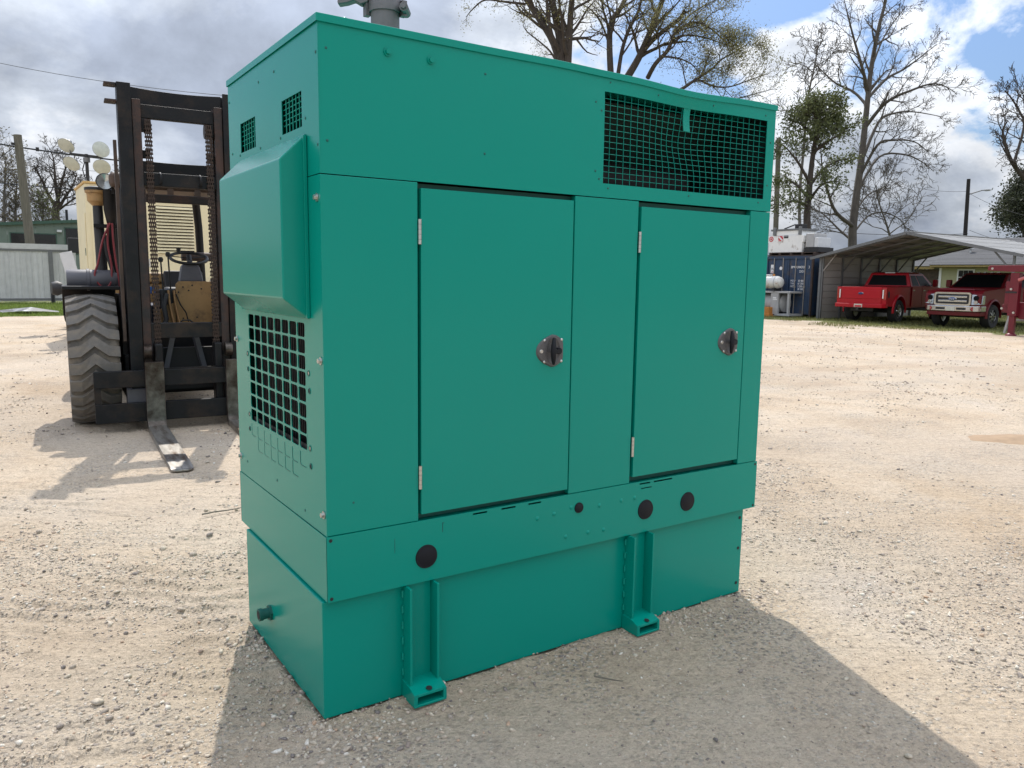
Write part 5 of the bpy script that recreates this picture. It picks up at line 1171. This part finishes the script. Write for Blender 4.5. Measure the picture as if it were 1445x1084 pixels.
bd = MB(); bd.prism([(0.50,0.74),(0.50,0.93),(0.36,1.00),(-0.02,1.02),(-3.0,1.02),(-3.0,0.50),(-0.05,0.50),(0.30,0.66)], 'x', 0.11, 0.55); bd.build('chassis', MR, LM, bevel=0.015)
MB().prism([(-0.03,1.03),(-0.03,1.62),(-0.55,1.80),(-3.0,1.75),(-3.0,1.03)], 'x', 0.18, 0.60).build('housing', MR, LM, bevel=0.03)
MB().tube([(-0.15,-0.02,1.70),(-0.13,-0.25,1.80),(-0.13,-0.6,1.92)], 0.05, 10).build('link_arm', mat('pale_red_arm', (0.45,0.13,0.12), 0.5), LM, smooth=50)
for y, z in ((0.78,2.05),(0.40,0.82),(0.18,1.42),(0.05,0.70)): MB().cyl((-0.13,y,z),(-0.10,y,z),0.035,n=14).build('pin', M['steel'], LM, smooth=40)
MB().bar((0.25,0.42,0.03),(0.25,0.30,0.70),0.06,0.06).build('strut', M['lt_grey'], LM); MB().box(0.5,0.56,-2.5,0.3,0.42,0.48).build('axle_bar', M['lt_grey'], LM)
for x0 in (0.2,): MB().tube([(-0.02,-0.30,1.62),(-0.06,-0.34,1.45),(-0.04,-0.36,1.25),(0.0,-0.28,1.15)], 0.02, 8).build('hose', M['brass'], LM, smooth=50)
# house behind the carport
HS = empty('house', (48, 8.0, 0), 0, 'pale yellow house with grey shingle roof behind the carport', 'house')
for k in range(13):
    z = 0.2+k*0.182; MB().box(0.0, 0.05, 0, 15.5, z, z+0.178).build('siding_board', M['house_wall'], HS)
MB().box(0.051, 9, 0, 15.5, 0, 2.5).build('wall_core', M['house_wall'], HS); MB().box(-0.03,0.06,15.40,15.55,0.2,2.55).build('corner_board', M['letter'], HS)
MB().box(0.6, 8, 15.56, 20.5, 0, 2.4).build('porch_wall', M['fk_brown'], HS)
MB().box(-0.5,-0.46,-0.6,15.9,2.48,2.66).build('fascia', M['fascia'], HS); MB().box(0.1,0.14,15.95,20.9,2.40,2.58).build('fascia', M['fascia'], HS); MB().box(-0.5,0.0,-0.5,15.8,2.48,2.51).build('soffit', M['fascia'], HS)
sl = 0.36
def course(x, y0, y1, zz): 
    MB().prism([(x,zz),(x+0.36,zz+0.36*sl),(x+0.36,zz+0.36*sl-0.03),(x,zz-0.035)], 'y', y0, y1).build('shingle_course', M['shingle'], HS)
for k in range(14): course(-0.52+k*0.34, -0.8, 15.95, 2.665+k*0.34*sl+ (k%2)*0.006)
for k in range(11): course(0.08+k*0.34, 15.96, 21.0, 2.60+k*0.34*sl+(k%2)*0.006)
MB().prism([(4.4,4.30),(9.6,2.45),(9.6,2.40),(4.4,4.20)], 'y', -0.8, 21).build('back_roof', M['shingle'], HS)
for y, x in ((14.6, 1.6),(10.6, 1.9)):
    zz = 2.66+(x+0.52)*sl; MB().lathe([(0.05,0),(0.05,0.22),(0.16,0.24),(0.14,0.36),(0,0.42)], (x,y,zz-0.02), (0,0,1), 14).build('roof_vent', M['white_metal'], HS, smooth=40)
MB().box(2.0,2.5,8.2,8.9,3.4,4.1).build('chimney', M['fk_brown'], HS)
wn_ = MB().box(-0.04,-0.002,13.45,14.45,1.45,2.40).build('window', M['letter'], HS)
for i in range(3):
    for j in range(2): MB().box(-0.05,-0.041,13.53+i*0.285,13.79+i*0.285,1.52+j*0.42,1.90+j*0.42).build('pane', M['dark_glass'], wn_)
MB().box(0.02,0.10,18.6,18.75,0,2.4).build('porch_post', M['fascia'], HS)
# right utility pole
R1 = at(1366,253,55); 
UR = empty('thin_utility_pole', (56.45, 26.35, 0), 0, 'thin dark utility pole rising behind the carport roof', 'utility pole')
MB().cyl((0,0,0),(0.30,0.38,8.76),0.16,0.12,n=12).build('pole', mat('dark_creosote_pole', (0.02,0.017,0.015), 0.9), UR, smooth=50)
MB().tube([(0.28,0.3,7.7),(0.7,-0.35,7.95),(0.85,-0.6,7.98)], 0.04, 6).build('lamp_arm', M['fence_dark'], UR); MB().box(0.72,0.98,-0.85,-0.5,7.9,8.02).build('street_lamp_head', M['lt_grey'], UR, bevel=0.03)
PL = empty('grey_pole', tuple(at(1097,330,44)*np.array([1,1,0])), 0, 'slim grey pole beside the generator corner before the evergreen', 'pole')
ptop = at(1099,195,44); pb_ = at(1097,330,44); MB().cyl((0,0,0),(ptop[0]-pb_[0],ptop[1]-pb_[1],ptop[2]),0.16,0.13,n=10).build('pole', M['wood_pole'], PL, smooth=50)
wire(at(1255,254,60), at(1366,270,55), 0.3, 0.012, 'faint wire left of the thin utility pole'); wire(at(1366,272,55), at(1480,310,50), 0.3, 0.012, 'faint wire right of the thin utility pole')
wire(at(1150,325,60), at(1366,330,55), 0.2, 0.02, 'low wire above the carport roof ridge'); wire(at(1368,325,55), at(1480,352,50), 0.2, 0.014, 'wire sloping behind the carport roof at right')
# ------------------------------------------------------------------ trees
M['bark'] = mat('dark_bark', (0.055, 0.044, 0.036), 0.95, var=0.3, vscale=3, bump=0.6, bscale=14, stretch=(3, 3, 0.7))
M['bark_grey'] = mat('grey_bark', (0.11, 0.098, 0.085), 0.95, var=0.3, vscale=3, bump=0.5, bscale=14, stretch=(3, 3, 0.7))
M['bark_mid'] = mat('grey_brown_bark', (0.080, 0.069, 0.058), 0.95, var=0.3, vscale=3, bump=0.5, bscale=14, stretch=(3, 3, 0.7))
def leafmat(name, c, var=0.35):
    mt = bpy.data.materials.new(name); mt.use_nodes = True; nt = mt.node_tree; b = nt.nodes['Principled BSDF']
    b.inputs['Roughness'].default_value = 0.6; b.inputs['Specular IOR Level'].default_value = 0.3
    g = nt.nodes.new('ShaderNodeNewGeometry'); hs = nt.nodes.new('ShaderNodeHueSaturation'); hs.inputs['Color'].default_value = (*c, 1)
    mr = nt.nodes.new('ShaderNodeMapRange'); nt.links.new(g.outputs['Random Per Island'], mr.inputs[0]); mr.inputs[3].default_value = 1-var; mr.inputs[4].default_value = 1+var
    nt.links.new(mr.outputs[0], hs.inputs['Value']); nt.links.new(hs.outputs[0], b.inputs['Base Color'])
    tr = nt.nodes.new('ShaderNodeBsdfTranslucent'); nt.links.new(hs.outputs[0], tr.inputs['Color'])
    mx = nt.nodes.new('ShaderNodeMixShader'); mx.inputs[0].default_value = 0.35; nt.links.new(b.outputs[0], mx.inputs[1]); nt.links.new(tr.outputs[0], mx.inputs[2])
    nt.links.new(mx.outputs[0], nt.nodes['Material Output'].inputs['Surface']); return mt
M['leaf_spring'] = leafmat('spring_leaf', (0.21, 0.20, 0.085))
M['leaf_ever'] = leafmat('evergreen_leaf', (0.105, 0.122, 0.050))
M['leaf_dark'] = leafmat('dark_leaf', (0.045, 0.052, 0.030))
M['leaf_bud'] = leafmat('bud_leaf', (0.13, 0.11, 0.06))
class Tree:
    def __init__(s, seed, rmin=0.008): s.rmin = rmin; s.k = 1.0; s.r = random.Random(seed); s.trunk = MB(); s.twig = MB(); s.tips = []
    def tube(s, pts, rad, lvl):
        b = s.trunk if lvl == 0 else s.twig; rad = [max(q_, s.rmin) for q_ in rad]
        b.tube(pts, rad, (9, 6, 4, 3, 3, 3)[min(lvl, 5)], caps=False)
    def grow(s, p, d, length, r0, lvl, maxl, nchild=(6, 6, 5, 4), up=0.15, wander=0.22, ratio=0.55, spread=(35, 65), r_end=0.25, droop=0.0):
        R = s.r; n = max(4, int(length/ (0.5 if lvl < 2 else 0.28))) if lvl < 3 else 4
        n = min(n, 14); pts = [Vector(p)]; d = Vector(d).normalized(); dirs = [d.copy()]
        for i in range(n):
            d = (d + Vector((R.gauss(0,1), R.gauss(0,1), R.gauss(0,1)))*wander*(0.6 if lvl < 1 else 1) + Vector((0,0,up-droop*lvl*0.5))*0.4).normalized()
            pts.append(pts[-1] + d*length/n); dirs.append(d.copy())
        rad = [r0*(1-(1-r_end)*i/n) for i in range(n+1)]
        s.tube(pts, rad, lvl); s.kids(pts, dirs, rad, length, lvl, maxl, nchild, up, wander, ratio, spread, droop)
    def kids(s, pts, dirs, rad, length, lvl, maxl, nchild, up, wander, ratio, spread, droop=0.0, t0=0.3):
        R = s.r; n = len(pts)-1
        if lvl >= maxl:
            s.tips.append((pts[-1], dirs[-1])); s.tips.append((pts[n//2], dirs[n//2])); return
        k = nchild[min(lvl, len(nchild)-1)]; az = R.uniform(0, 6.28)
        for c in range(k):
            t = t0 + (1-t0)*(c+R.uniform(0.1,0.9))/k; f = t*n; i = min(int(f), n-1)
            p = pts[i].lerp(pts[i+1], f-i); d = dirs[i]; az += 2.4 + R.uniform(-0.5,0.5)
            a = d.orthogonal().normalized(); b = d.cross(a); ang = math.radians(R.uniform(*spread))
            nd = d*math.cos(ang) + (a*math.cos(az)+b*math.sin(az))*math.sin(ang)
            rr_ = rad[i]*R.uniform(0.45, 0.65)
            s.grow(p, nd, length*ratio*R.uniform(0.55,1.15)*(1.2-0.55*t), rr_, lvl+1, maxl, nchild, up, wander, 0.58, spread, 0.25, droop)
        s.tips.append((pts[-1], dirs[-1]))
    def limb(s, pts, r0, r1, lvl, maxl, **k):
        P = [Vector(p) for p in pts]; fine = []
        for i in range(len(P)-1):
            p0, p1, p2, p3 = P[max(i-1,0)], P[i], P[i+1], P[min(i+2,len(P)-1)]
            for t in (0, 0.25, 0.5, 0.75): fine.append(0.5*((2*p1)+(p2-p0)*t+(2*p0-5*p1+4*p2-p3)*t*t+(3*p1-p0-3*p2+p3)*t**3))
        fine.append(P[-1]); n = len(fine)-1
        dirs = [(fine[min(i+1,n)]-fine[max(i-1,0)]).normalized() for i in range(n+1)]
        rad = [(r0+(r1-r0)*i/n)*s.k for i in range(n+1)]; s.tube(fine, rad, 0)
        a = dict(nchild=(8,6,5,4), up=0.15, wander=0.22, ratio=0.42, spread=(30,65), droop=0.0, t0=0.15); a.update(k)
        L = sum((fine[i+1]-fine[i]).length for i in range(n)); length = a.pop('length', L/s.k)*s.k
        s.kids(fine, dirs, rad, length, lvl, maxl, **a)
    def finish(s, name, label, leaf=None, nleaf=0, lsize=0.05, spread=0.15, bark=None, elong=1.5, group='trees around the yard', loc=None):
        T = empty(name, loc or (0,0,0), 0, label, 'tree', group); bark = bark or M['bark']
        if loc is not None:
            off = Vector(loc)
            for b in (s.trunk, s.twig): b.v = [(v[0]-off.x, v[1]-off.y, v[2]-off.z) for v in b.v]
        else: off = Vector((0,0,0))
        s.trunk.build('trunk', bark, T, smooth=60, fix=False)
        cr = s.twig.build('crown', bark, T, smooth=60, fix=False)
        if leaf and nleaf and s.tips:
            g = np.random.default_rng(s.r.randint(0, 9999)); k = g.integers(0, len(s.tips), nleaf)
            base = np.array([tuple(t[0]-off) for t in s.tips])[k] + g.normal(0, spread, (nleaf,3))
            a = g.normal(0,1,(nleaf,3)); a /= np.linalg.norm(a,axis=1,keepdims=True); c = np.cross(a, g.normal(0,1,(nleaf,3))); c /= np.linalg.norm(c,axis=1,keepdims=True)
            sz = (lsize*g.uniform(0.6,1.4,nleaf))[:,None]
            v = np.stack([base-a*sz*elong, base+c*sz*0.6, base+a*sz*elong, base-c*sz*0.6],1)
            me = np_mesh('leaves', v.reshape(-1,3), np.arange(nleaf*4).reshape(-1,4), 4)
            o = link('leaves', me, leaf, cr); o['kind'] = 'stuff'
        return T
def pxl(pts, D): return [tuple(at(p[0], p[1], D + (p[2] if len(p) > 2 else 0))) for p in pts]
def groundp(px_, D): q_ = at(px_, 560, D); return (q_[0], q_[1], 0.0)

# leafing tree with several stems, left half (behind the roof)
D = 42; t = Tree(3, D*0.00022); t.k = 1.35; g0 = groundp(795, D)
t.limb([g0]+pxl([(800,230),(797,120)], D), 0.34, 0.30, 0, 0)
K_ = dict(nchild=(11,7,5,3), ratio=0.40, wander=0.15)
t.limb(pxl([(797,120),(782,62,0.2),(758,22,0.6),(738,-10,0.8),(715,-60,1)], D), 0.17, 0.09, 0, 2, **K_)
t.limb(pxl([(742,6,0.8),(715,3,0.9),(685,0,1.0),(668,12,1.2),(658,24,1.3)], D), 0.055, 0.015, 1, 3, nchild=(6,5,4,3), ratio=0.35, length=1.3, up=-0.1)
t.limb(pxl([(797,120),(792,70),(786,35),(779,0,-0.3),(768,-60,-0.5),(760,-130)], D), 0.17, 0.10, 0, 2, **K_)
t.limb(pxl([(800,120),(803,60,-0.3),(806,10,-0.6),(812,-40,-0.8),(820,-120)], D), 0.15, 0.08, 0, 2, **K_)
t.limb(pxl([(801,60),(795,33),(784,26),(765,18)], D-0.4), 0.05, 0.02, 1, 3, nchild=(5,4,3), length=1.2)
t.limb(pxl([(798,115),(780,78,-0.5),(765,62,-0.7),(745,46,-0.9),(738,36,-1)], D), 0.05, 0.012, 1, 3, nchild=(6,5,4,3), length=1.6)
t.finish('tree', 'dark stemmed tree with few new leaves behind the generator roof', M['leaf_spring'], 5000, 0.030, 0.22, loc=g0)
# leafing tree, right half
D = 45; t = Tree(8, D*0.00020); t.k = 1.35; g0 = groundp(885, D)
t.limb([g0]+pxl([(880,250),(876,130)], D), 0.36, 0.30, 0, 0)
t.limb(pxl([(862,110),(860,60),(863,30,0.2),(878,8,0.5),(890,-30,0.6),(905,-90)], D), 0.14, 0.07, 0, 2, **K_)
t.limb(pxl([(862,60),(856,30),(850,8,-0.4),(845,-40)], D), 0.06, 0.03, 0, 2, **K_)
t.limb(pxl([(858,58),(848,32,0.3),(834,14,0.6),(815,3,0.8)], D), 0.05, 0.015, 1, 3, nchild=(6,5,4,3), length=1.6)
t.limb(pxl([(872,106),(878,70),(888,40,-0.3),(902,12,-0.5),(908,-30)], D), 0.09, 0.05, 0, 2, **K_)
t.limb(pxl([(886,108),(900,84),(912,58),(924,28,0.4),(935,0,0.6),(950,-50)], D), 0.16, 0.09, 0, 2, **K_)
t.limb(pxl([(908,72),(922,56,-0.3),(944,38,-0.5),(960,25,-0.7),(966,15,-0.8)], D), 0.10, 0.075, 0, 2, nchild=(4,4,4,3), ratio=0.4)
t.limb(pxl([(914,110),(925,90,-0.8),(940,74,-1),(948,58,-1.1),(952,48,-1.2),(966,36,-1.3),(985,32,-1.4),(1005,42,-1.5),(1022,58,-1.6)], D), 0.10, 0.025, 0, 3, nchild=(11,7,5,4), ratio=0.42)
t.limb(pxl([(948,56,-1.2),(968,50,-1.2),(990,52,-1.2),(1015,60,-1.3),(1045,72,-1.4)], D), 0.05, 0.012, 1, 3, nchild=(9,9,6,4), length=3.6)
t.limb(pxl([(935,80,-1),(955,82,-1),(975,90,-1),(988,105,-1)], D), 0.045, 0.015, 1, 3, nchild=(8,8,5,4), length=2.8)
t.limb(pxl([(955,130,-1.5),(968,122,-1.5),(985,110,-1.6),(1004,98,-1.7),(1018,84,-1.9),(1040,72,-2),(1060,58,-2.2)], D), 0.075, 0.012, 0, 3, nchild=(12,7,5,4), ratio=0.42)
t.limb(pxl([(985,112,-1.6),(1008,122,-1.7),(1032,122,-1.8),(1060,112,-2),(1085,104,-2.2)], D), 0.045, 0.01, 1, 3, nchild=(9,9,6,4), length=3.8)
t.limb(pxl([(1000,150,-1.8),(1030,142,-1.9),(1060,134,-2),(1090,126,-2.1)], D), 0.045, 0.01, 1, 3, nchild=(9,9,6,4), length=3.6)
t.limb(pxl([(950,45,0.5),(975,20,0.6),(1000,5,0.7),(1030,-10,0.8)], D), 0.05, 0.012, 1, 3, nchild=(9,9,6,4), length=3.8)
t.finish('tree', 'broad tree in yellow green spring leaf behind the exhaust grille', M['leaf_spring'], 28000, 0.032, 0.26, loc=g0)
# tall bare tree right of the generator
D = 45; t = Tree(21, D*0.00022); g0 = groundp(1203, D)
t.limb([g0]+pxl([(1203,345),(1207,290),(1215,230),(1222,165),(1229,100),(1240,40),(1250,0),(1258,-45)], D), 0.27, 0.05, 0, 3, nchild=(14,5,4,4,3), ratio=0.14, t0=0.45)
KB = dict(nchild=(9,11,6,5,3), ratio=0.42, up=0.12, wander=0.14, spread=(25,55))
for pts, r0 in (([(1224,150),(1205,130,1),(1180,118,1.5),(1160,100,2),(1145,85,2.2)],0.09),([(1226,130),(1215,90,-1),(1205,55,-1.5),(1196,20,-2),(1190,-5,-2)],0.10),
                ([(1224,140),(1250,112,1),(1275,98,1.5),(1300,80,1.8),(1322,62,2)],0.10),([(1221,180),(1250,145,-1),(1285,128,-1.6),(1320,118,-2),(1348,130,-2.2)],0.11),
                ([(1217,225),(1240,172,1),(1262,160,1.5),(1290,158,2),(1330,165,2.4)],0.10),([(1213,250),(1238,205,-1),(1260,198,-1.5),(1290,200,-2),(1310,215,-2)],0.09),
                ([(1210,270),(1240,222,1),(1275,218,1.4),(1300,228,1.8),(1318,242,2)],0.08),([(1205,320),(1180,300,-1),(1168,270,-1.5),(1160,235,-2),(1158,200,-2)],0.12),
                ([(1232,90),(1246,55,0.8),(1262,30,1.2),(1280,8,1.4)],0.06),([(1204,330),(1225,305,0.8),(1248,300,1.2),(1270,310,1.6),(1278,322,1.8)],0.06),([(1203,340),(1185,325,0.8),(1165,305,1.2),(1152,296,1.6)],0.08),
                ([(1206,300),(1225,275,0.8),(1250,262,1.2),(1262,240,1.6)],0.06)):
    t.limb(pxl(pts, D), r0, 0.015, 1, 4, length=4.4 if r0 > 0.07 else 3.0, **KB)
t.finish('tree', 'tall bare tree with fine twigs right of the generator', M['leaf_bud'], 1800, 0.035, 0.10, bark=M['bark_mid'], loc=g0)
# evergreen in front of it
D = 40; t = Tree(33, D*0.00028); g0 = groundp(1139, D)
t.limb([g0]+pxl([(1139,320),(1142,270),(1147,220),(1155,175),(1160,155)], D), 0.22, 0.05, 0, 3, nchild=(9,5,4), ratio=0.16, t0=0.55)
for pts in ([(1141,280),(1125,262,0.5),(1112,255,1),(1102,258,1.2)],[(1143,260),(1128,232,-0.6),(1115,215,-1),(1106,205,-1.4)],[(1143,262),(1160,240,0.6),(1180,228,1),(1196,224,1.2)],[(1148,215),(1168,200,-0.6),(1185,190,-1),(1200,182,-1.3)],
            [(1150,200),(1136,180,0.6),(1122,172,0.8),(1112,178,1)],[(1154,180),(1170,166,0.5),(1184,162,1)],[(1155,175),(1148,160,-0.5),(1140,158,-0.8)],[(1140,290),(1120,284,-0.8),(1104,290,-1.2)],[(1141,285),(1158,262,-1),(1175,256,-1.5)]):
    t.limb(pxl(pts, D), 0.09, 0.015, 1, 3, nchild=(7,5,4), ratio=0.4, length=2.3)
t.finish('tree', 'small leafed evergreen tree standing behind the white fuel tank', M['leaf_ever'], 11000, 0.055, 0.22, loc=g0)
# bare background sapling between evergreen and generator corner
D = 52; t = Tree(35, D*0.00028); g0 = groundp(1128, D)
t.limb([g0]+pxl([(1128,300),(1135,200),(1140,140),(1150,90),(1155,60)], D), 0.12, 0.03, 0, 3, nchild=(20,7,5,4), ratio=0.16, t0=0.4)
t.finish('tree', 'pale bare sapling rising behind the small evergreen', bark=M['bark_grey'], loc=g0)
D = 48; t = Tree(36, D*0.00028); g0 = groundp(1255, D)
t.limb([g0]+pxl([(1258,350),(1252,320),(1240,285),(1236,262)], D), 0.10, 0.02, 0, 3, nchild=(14,7,5,4), ratio=0.36, t0=0.35)
t.finish('tree', 'short twiggy bare tree just above the carport roof ridge', bark=M['bark_grey'], loc=g0)
# bare limb tree at the right edge
D = 38; t = Tree(41, D*0.00028); g0 = groundp(1470, D)
t.limb([g0]+pxl([(1470,330),(1458,262)], D), 0.30, 0.26, 0, 0)
for pts, r0 in (([(1458,262),(1440,245),(1426,225,-0.3),(1419,205,-0.5),(1415,185,-0.6),(1421,172,-0.7)],0.13),([(1430,232),(1445,180,0.3),(1440,160,0.4),(1428,140,0.6),(1418,128,0.8)],0.07),([(1455,255),(1450,200,0.5),(1447,165,0.8),(1445,135,1)],0.09)):
    t.limb(pxl(pts, D), r0, 0.03, 0, 3, nchild=(10,6,5,3), ratio=0.38)
t.finish('tree', 'gnarled bare tree cut off by the right edge of the picture', bark=M['bark'], loc=g0)
# dark evergreen bush at the right edge
D = 62; t = Tree(44, D*0.00028); g0 = groundp(1450, D)
t.limb([g0]+pxl([(1448,340),(1446,310),(1444,290)], D), 0.3, 0.1, 0, 3, nchild=(12,7,5), ratio=0.45, t0=0.2)
t.finish('tree', 'dense dark evergreen bush behind the carport at the right edge', M['leaf_dark'], 14000, 0.085, 0.40, loc=g0)
# left: bare tree behind the green building, pale thicket
D = 72; t = Tree(52, D*0.00022); g0 = groundp(80, D)
t.limb([g0]+pxl([(80,330),(78,300),(82,285)], D), 0.40, 0.30, 0, 0)
for pts, r0 in (([(80,300),(92,278,0.5),(103,262,1),(108,245,1.5)],0.17),([(81,290),(86,262,-0.5),(92,240,-1),(97,222,-1.5)],0.16),([(82,285),(78,255,0.6),(76,228,1),(72,212,1.4)],0.17),([(80,295),(66,270,-0.8),(57,250,-1.2),(48,235,-1.8)],0.16),([(79,302),(62,290,1),(48,282,1.4),(40,268,2)],0.12),([(81,298),(98,285,-1),(112,275,-1.5),(118,262,-2)],0.11)):
    t.limb(pxl(pts, D), r0, 0.03, 0, 3, nchild=(11,7,5,4), ratio=0.42)
t.finish('tree', 'spreading bare tree behind the green building right of the pole', bark=M['bark'], loc=g0)
for sd, px_, tp, lab, col, nl in ((55,4,222,'pale bare tree at the left edge behind the green building',M['leaf_bud'],700),(56,20,250,'low budding tree left of the utility pole behind the building',M['leaf_bud'],900),(57,58,285,'low greenish thicket tree behind the building roof',M['leaf_ever'],900),(58,180,235,'bare tree top showing between forklift mast and light tower',M['leaf_bud'],600)):
    D = 66+sd-55; t = Tree(sd, D*0.0002); g0 = groundp(px_, D)
    t.limb([g0]+pxl([(px_,340),(px_+2,(340+tp)//2),(px_+4,tp)], D), 0.22, 0.03, 0, 3, nchild=(22,7,5,4), ratio=0.24, t0=0.4)
    t.finish('tree', lab, col, nl, 0.075, 0.30, bark=M['bark_grey'], loc=g0)
# a far belt of woods closes the horizon
def far_belt(name, pa, pb, h, n, seed, label):
    g = np.random.default_rng(seed); u = g.uniform(0,1,n); hh = h*(0.55+0.45*fbm(u*18, u*0+3.3, 3, seed)); zz_ = g.uniform(0,1,n)**0.7*hh
    pa, pb = np.array(pa), np.array(pb); base = np.stack([pa[0]+(pb[0]-pa[0])*u + g.normal(0,3,n), pa[1]+(pb[1]-pa[1])*u + g.normal(0,3,n), zz_], -1)
    a = g.normal(0,1,(n,3)); a /= np.linalg.norm(a,axis=1,keepdims=True); c = np.cross(a, g.normal(0,1,(n,3))); c /= np.linalg.norm(c,axis=1,keepdims=True); sz = g.uniform(0.15,0.45,n)[:,None]
    v = np.stack([base-a*sz, base+c*sz*0.6, base+a*sz, base-c*sz*0.6],1)
    o = link(name, np_mesh(name, v.reshape(-1,3), np.arange(n*4).reshape(-1,4), 4), M['leaf_dark']); tag(o, label, 'woods', kind='stuff')
far_belt('far_woods', (-60,130), (70,150), 6.5, 16000, 5, 'far belt of woods along the horizon at left')
far_belt('far_woods', (95,90), (110,-30), 6.0, 14000, 6, 'far belt of woods along the horizon at right')
# grass: lawn by the fence and the strip along the carport
def grass_patch(name, x, y, h0, h1, label, col):
    g = np.random.default_rng(9); n = len(x); ang = g.uniform(0,6.28,n); hh = g.uniform(h0,h1,n); w = hh*0.16
    b0 = np.stack([x-np.cos(ang)*w, y-np.sin(ang)*w, height(x,y)-0.01],-1); b1 = np.stack([x+np.cos(ang)*w, y+np.sin(ang)*w, height(x,y)-0.01],-1)
    tp = np.stack([x+g.normal(0,0.4,n)*hh, y+g.normal(0,0.4,n)*hh, height(x,y)+hh],-1)
    v = np.stack([b0,b1,tp],1); o = link(name, np_mesh(name, v.reshape(-1,3), np.arange(n*3).reshape(-1,3), 3), col); tag(o, label, 'grass', kind='stuff')
M['grass_a'] = leafmat('lawn_blade', (0.16, 0.22, 0.045)); M['grass_b'] = leafmat('dry_strip_blade', (0.19, 0.19, 0.07))
g = np.random.default_rng(2); n = 42000; x = g.uniform(-6,8,n); y = 29.0+13.4*g.uniform(0,1,n)**1.4; k = fbm(x*0.7,y*0.7,3,61) + (y-29)*0.12 > 0.52; grass_patch('grass', x[k], y[k], 0.04, 0.12, 'green lawn in front of the sheet fence', M['grass_a'])
n = 60000; x = g.uniform(22,42,n); y = g.uniform(4,21,n); edge = 25.0 - (y-8)*0.05 + (y > 15)*1.6*np.clip((y-15)/3,0,1); k = (fbm(x*0.6,y*0.6,3,62)*1.0 + (x-edge)*0.14 > 0.52); grass_patch('grass', x[k], y[k], 0.03, 0.10, 'patchy dry grass strip along the carport', M['grass_b'])
# brown sand heap, scraps
sp_ = MB(); 
xs = np.linspace(-1,1,24); ys = np.linspace(-1,1,24)
def sand(u, v):
    r_ = math.hypot(u, v); hh = 0.05*max(0, 1-r_**1.6) - 0.02 + 0.012*(float(fbm(np.array(u*5+3.0), np.array(v*5.0), 3, 15))-0.5)
    wv = 1 + 0.35*(float(fbm(np.array(math.atan2(v,u)*1.3+9), np.array(r_*0.7), 3, 19))-0.5)*2
    return (u*0.75*wv, v*0.34*wv, hh-0.004)
sp_.grid(xs, ys, sand); tag(sp_.build('sand_heap', mat('brown_sand', (0.30,0.21,0.13), 0.95, var=0.15, vscale=8, bump=0.5, bscale=50), None, smooth=80, loc=(7.95,1.15,0.0), rot=(0,0,-0.6)), 'low heap of brown sand on the gravel at the right edge', 'sand')
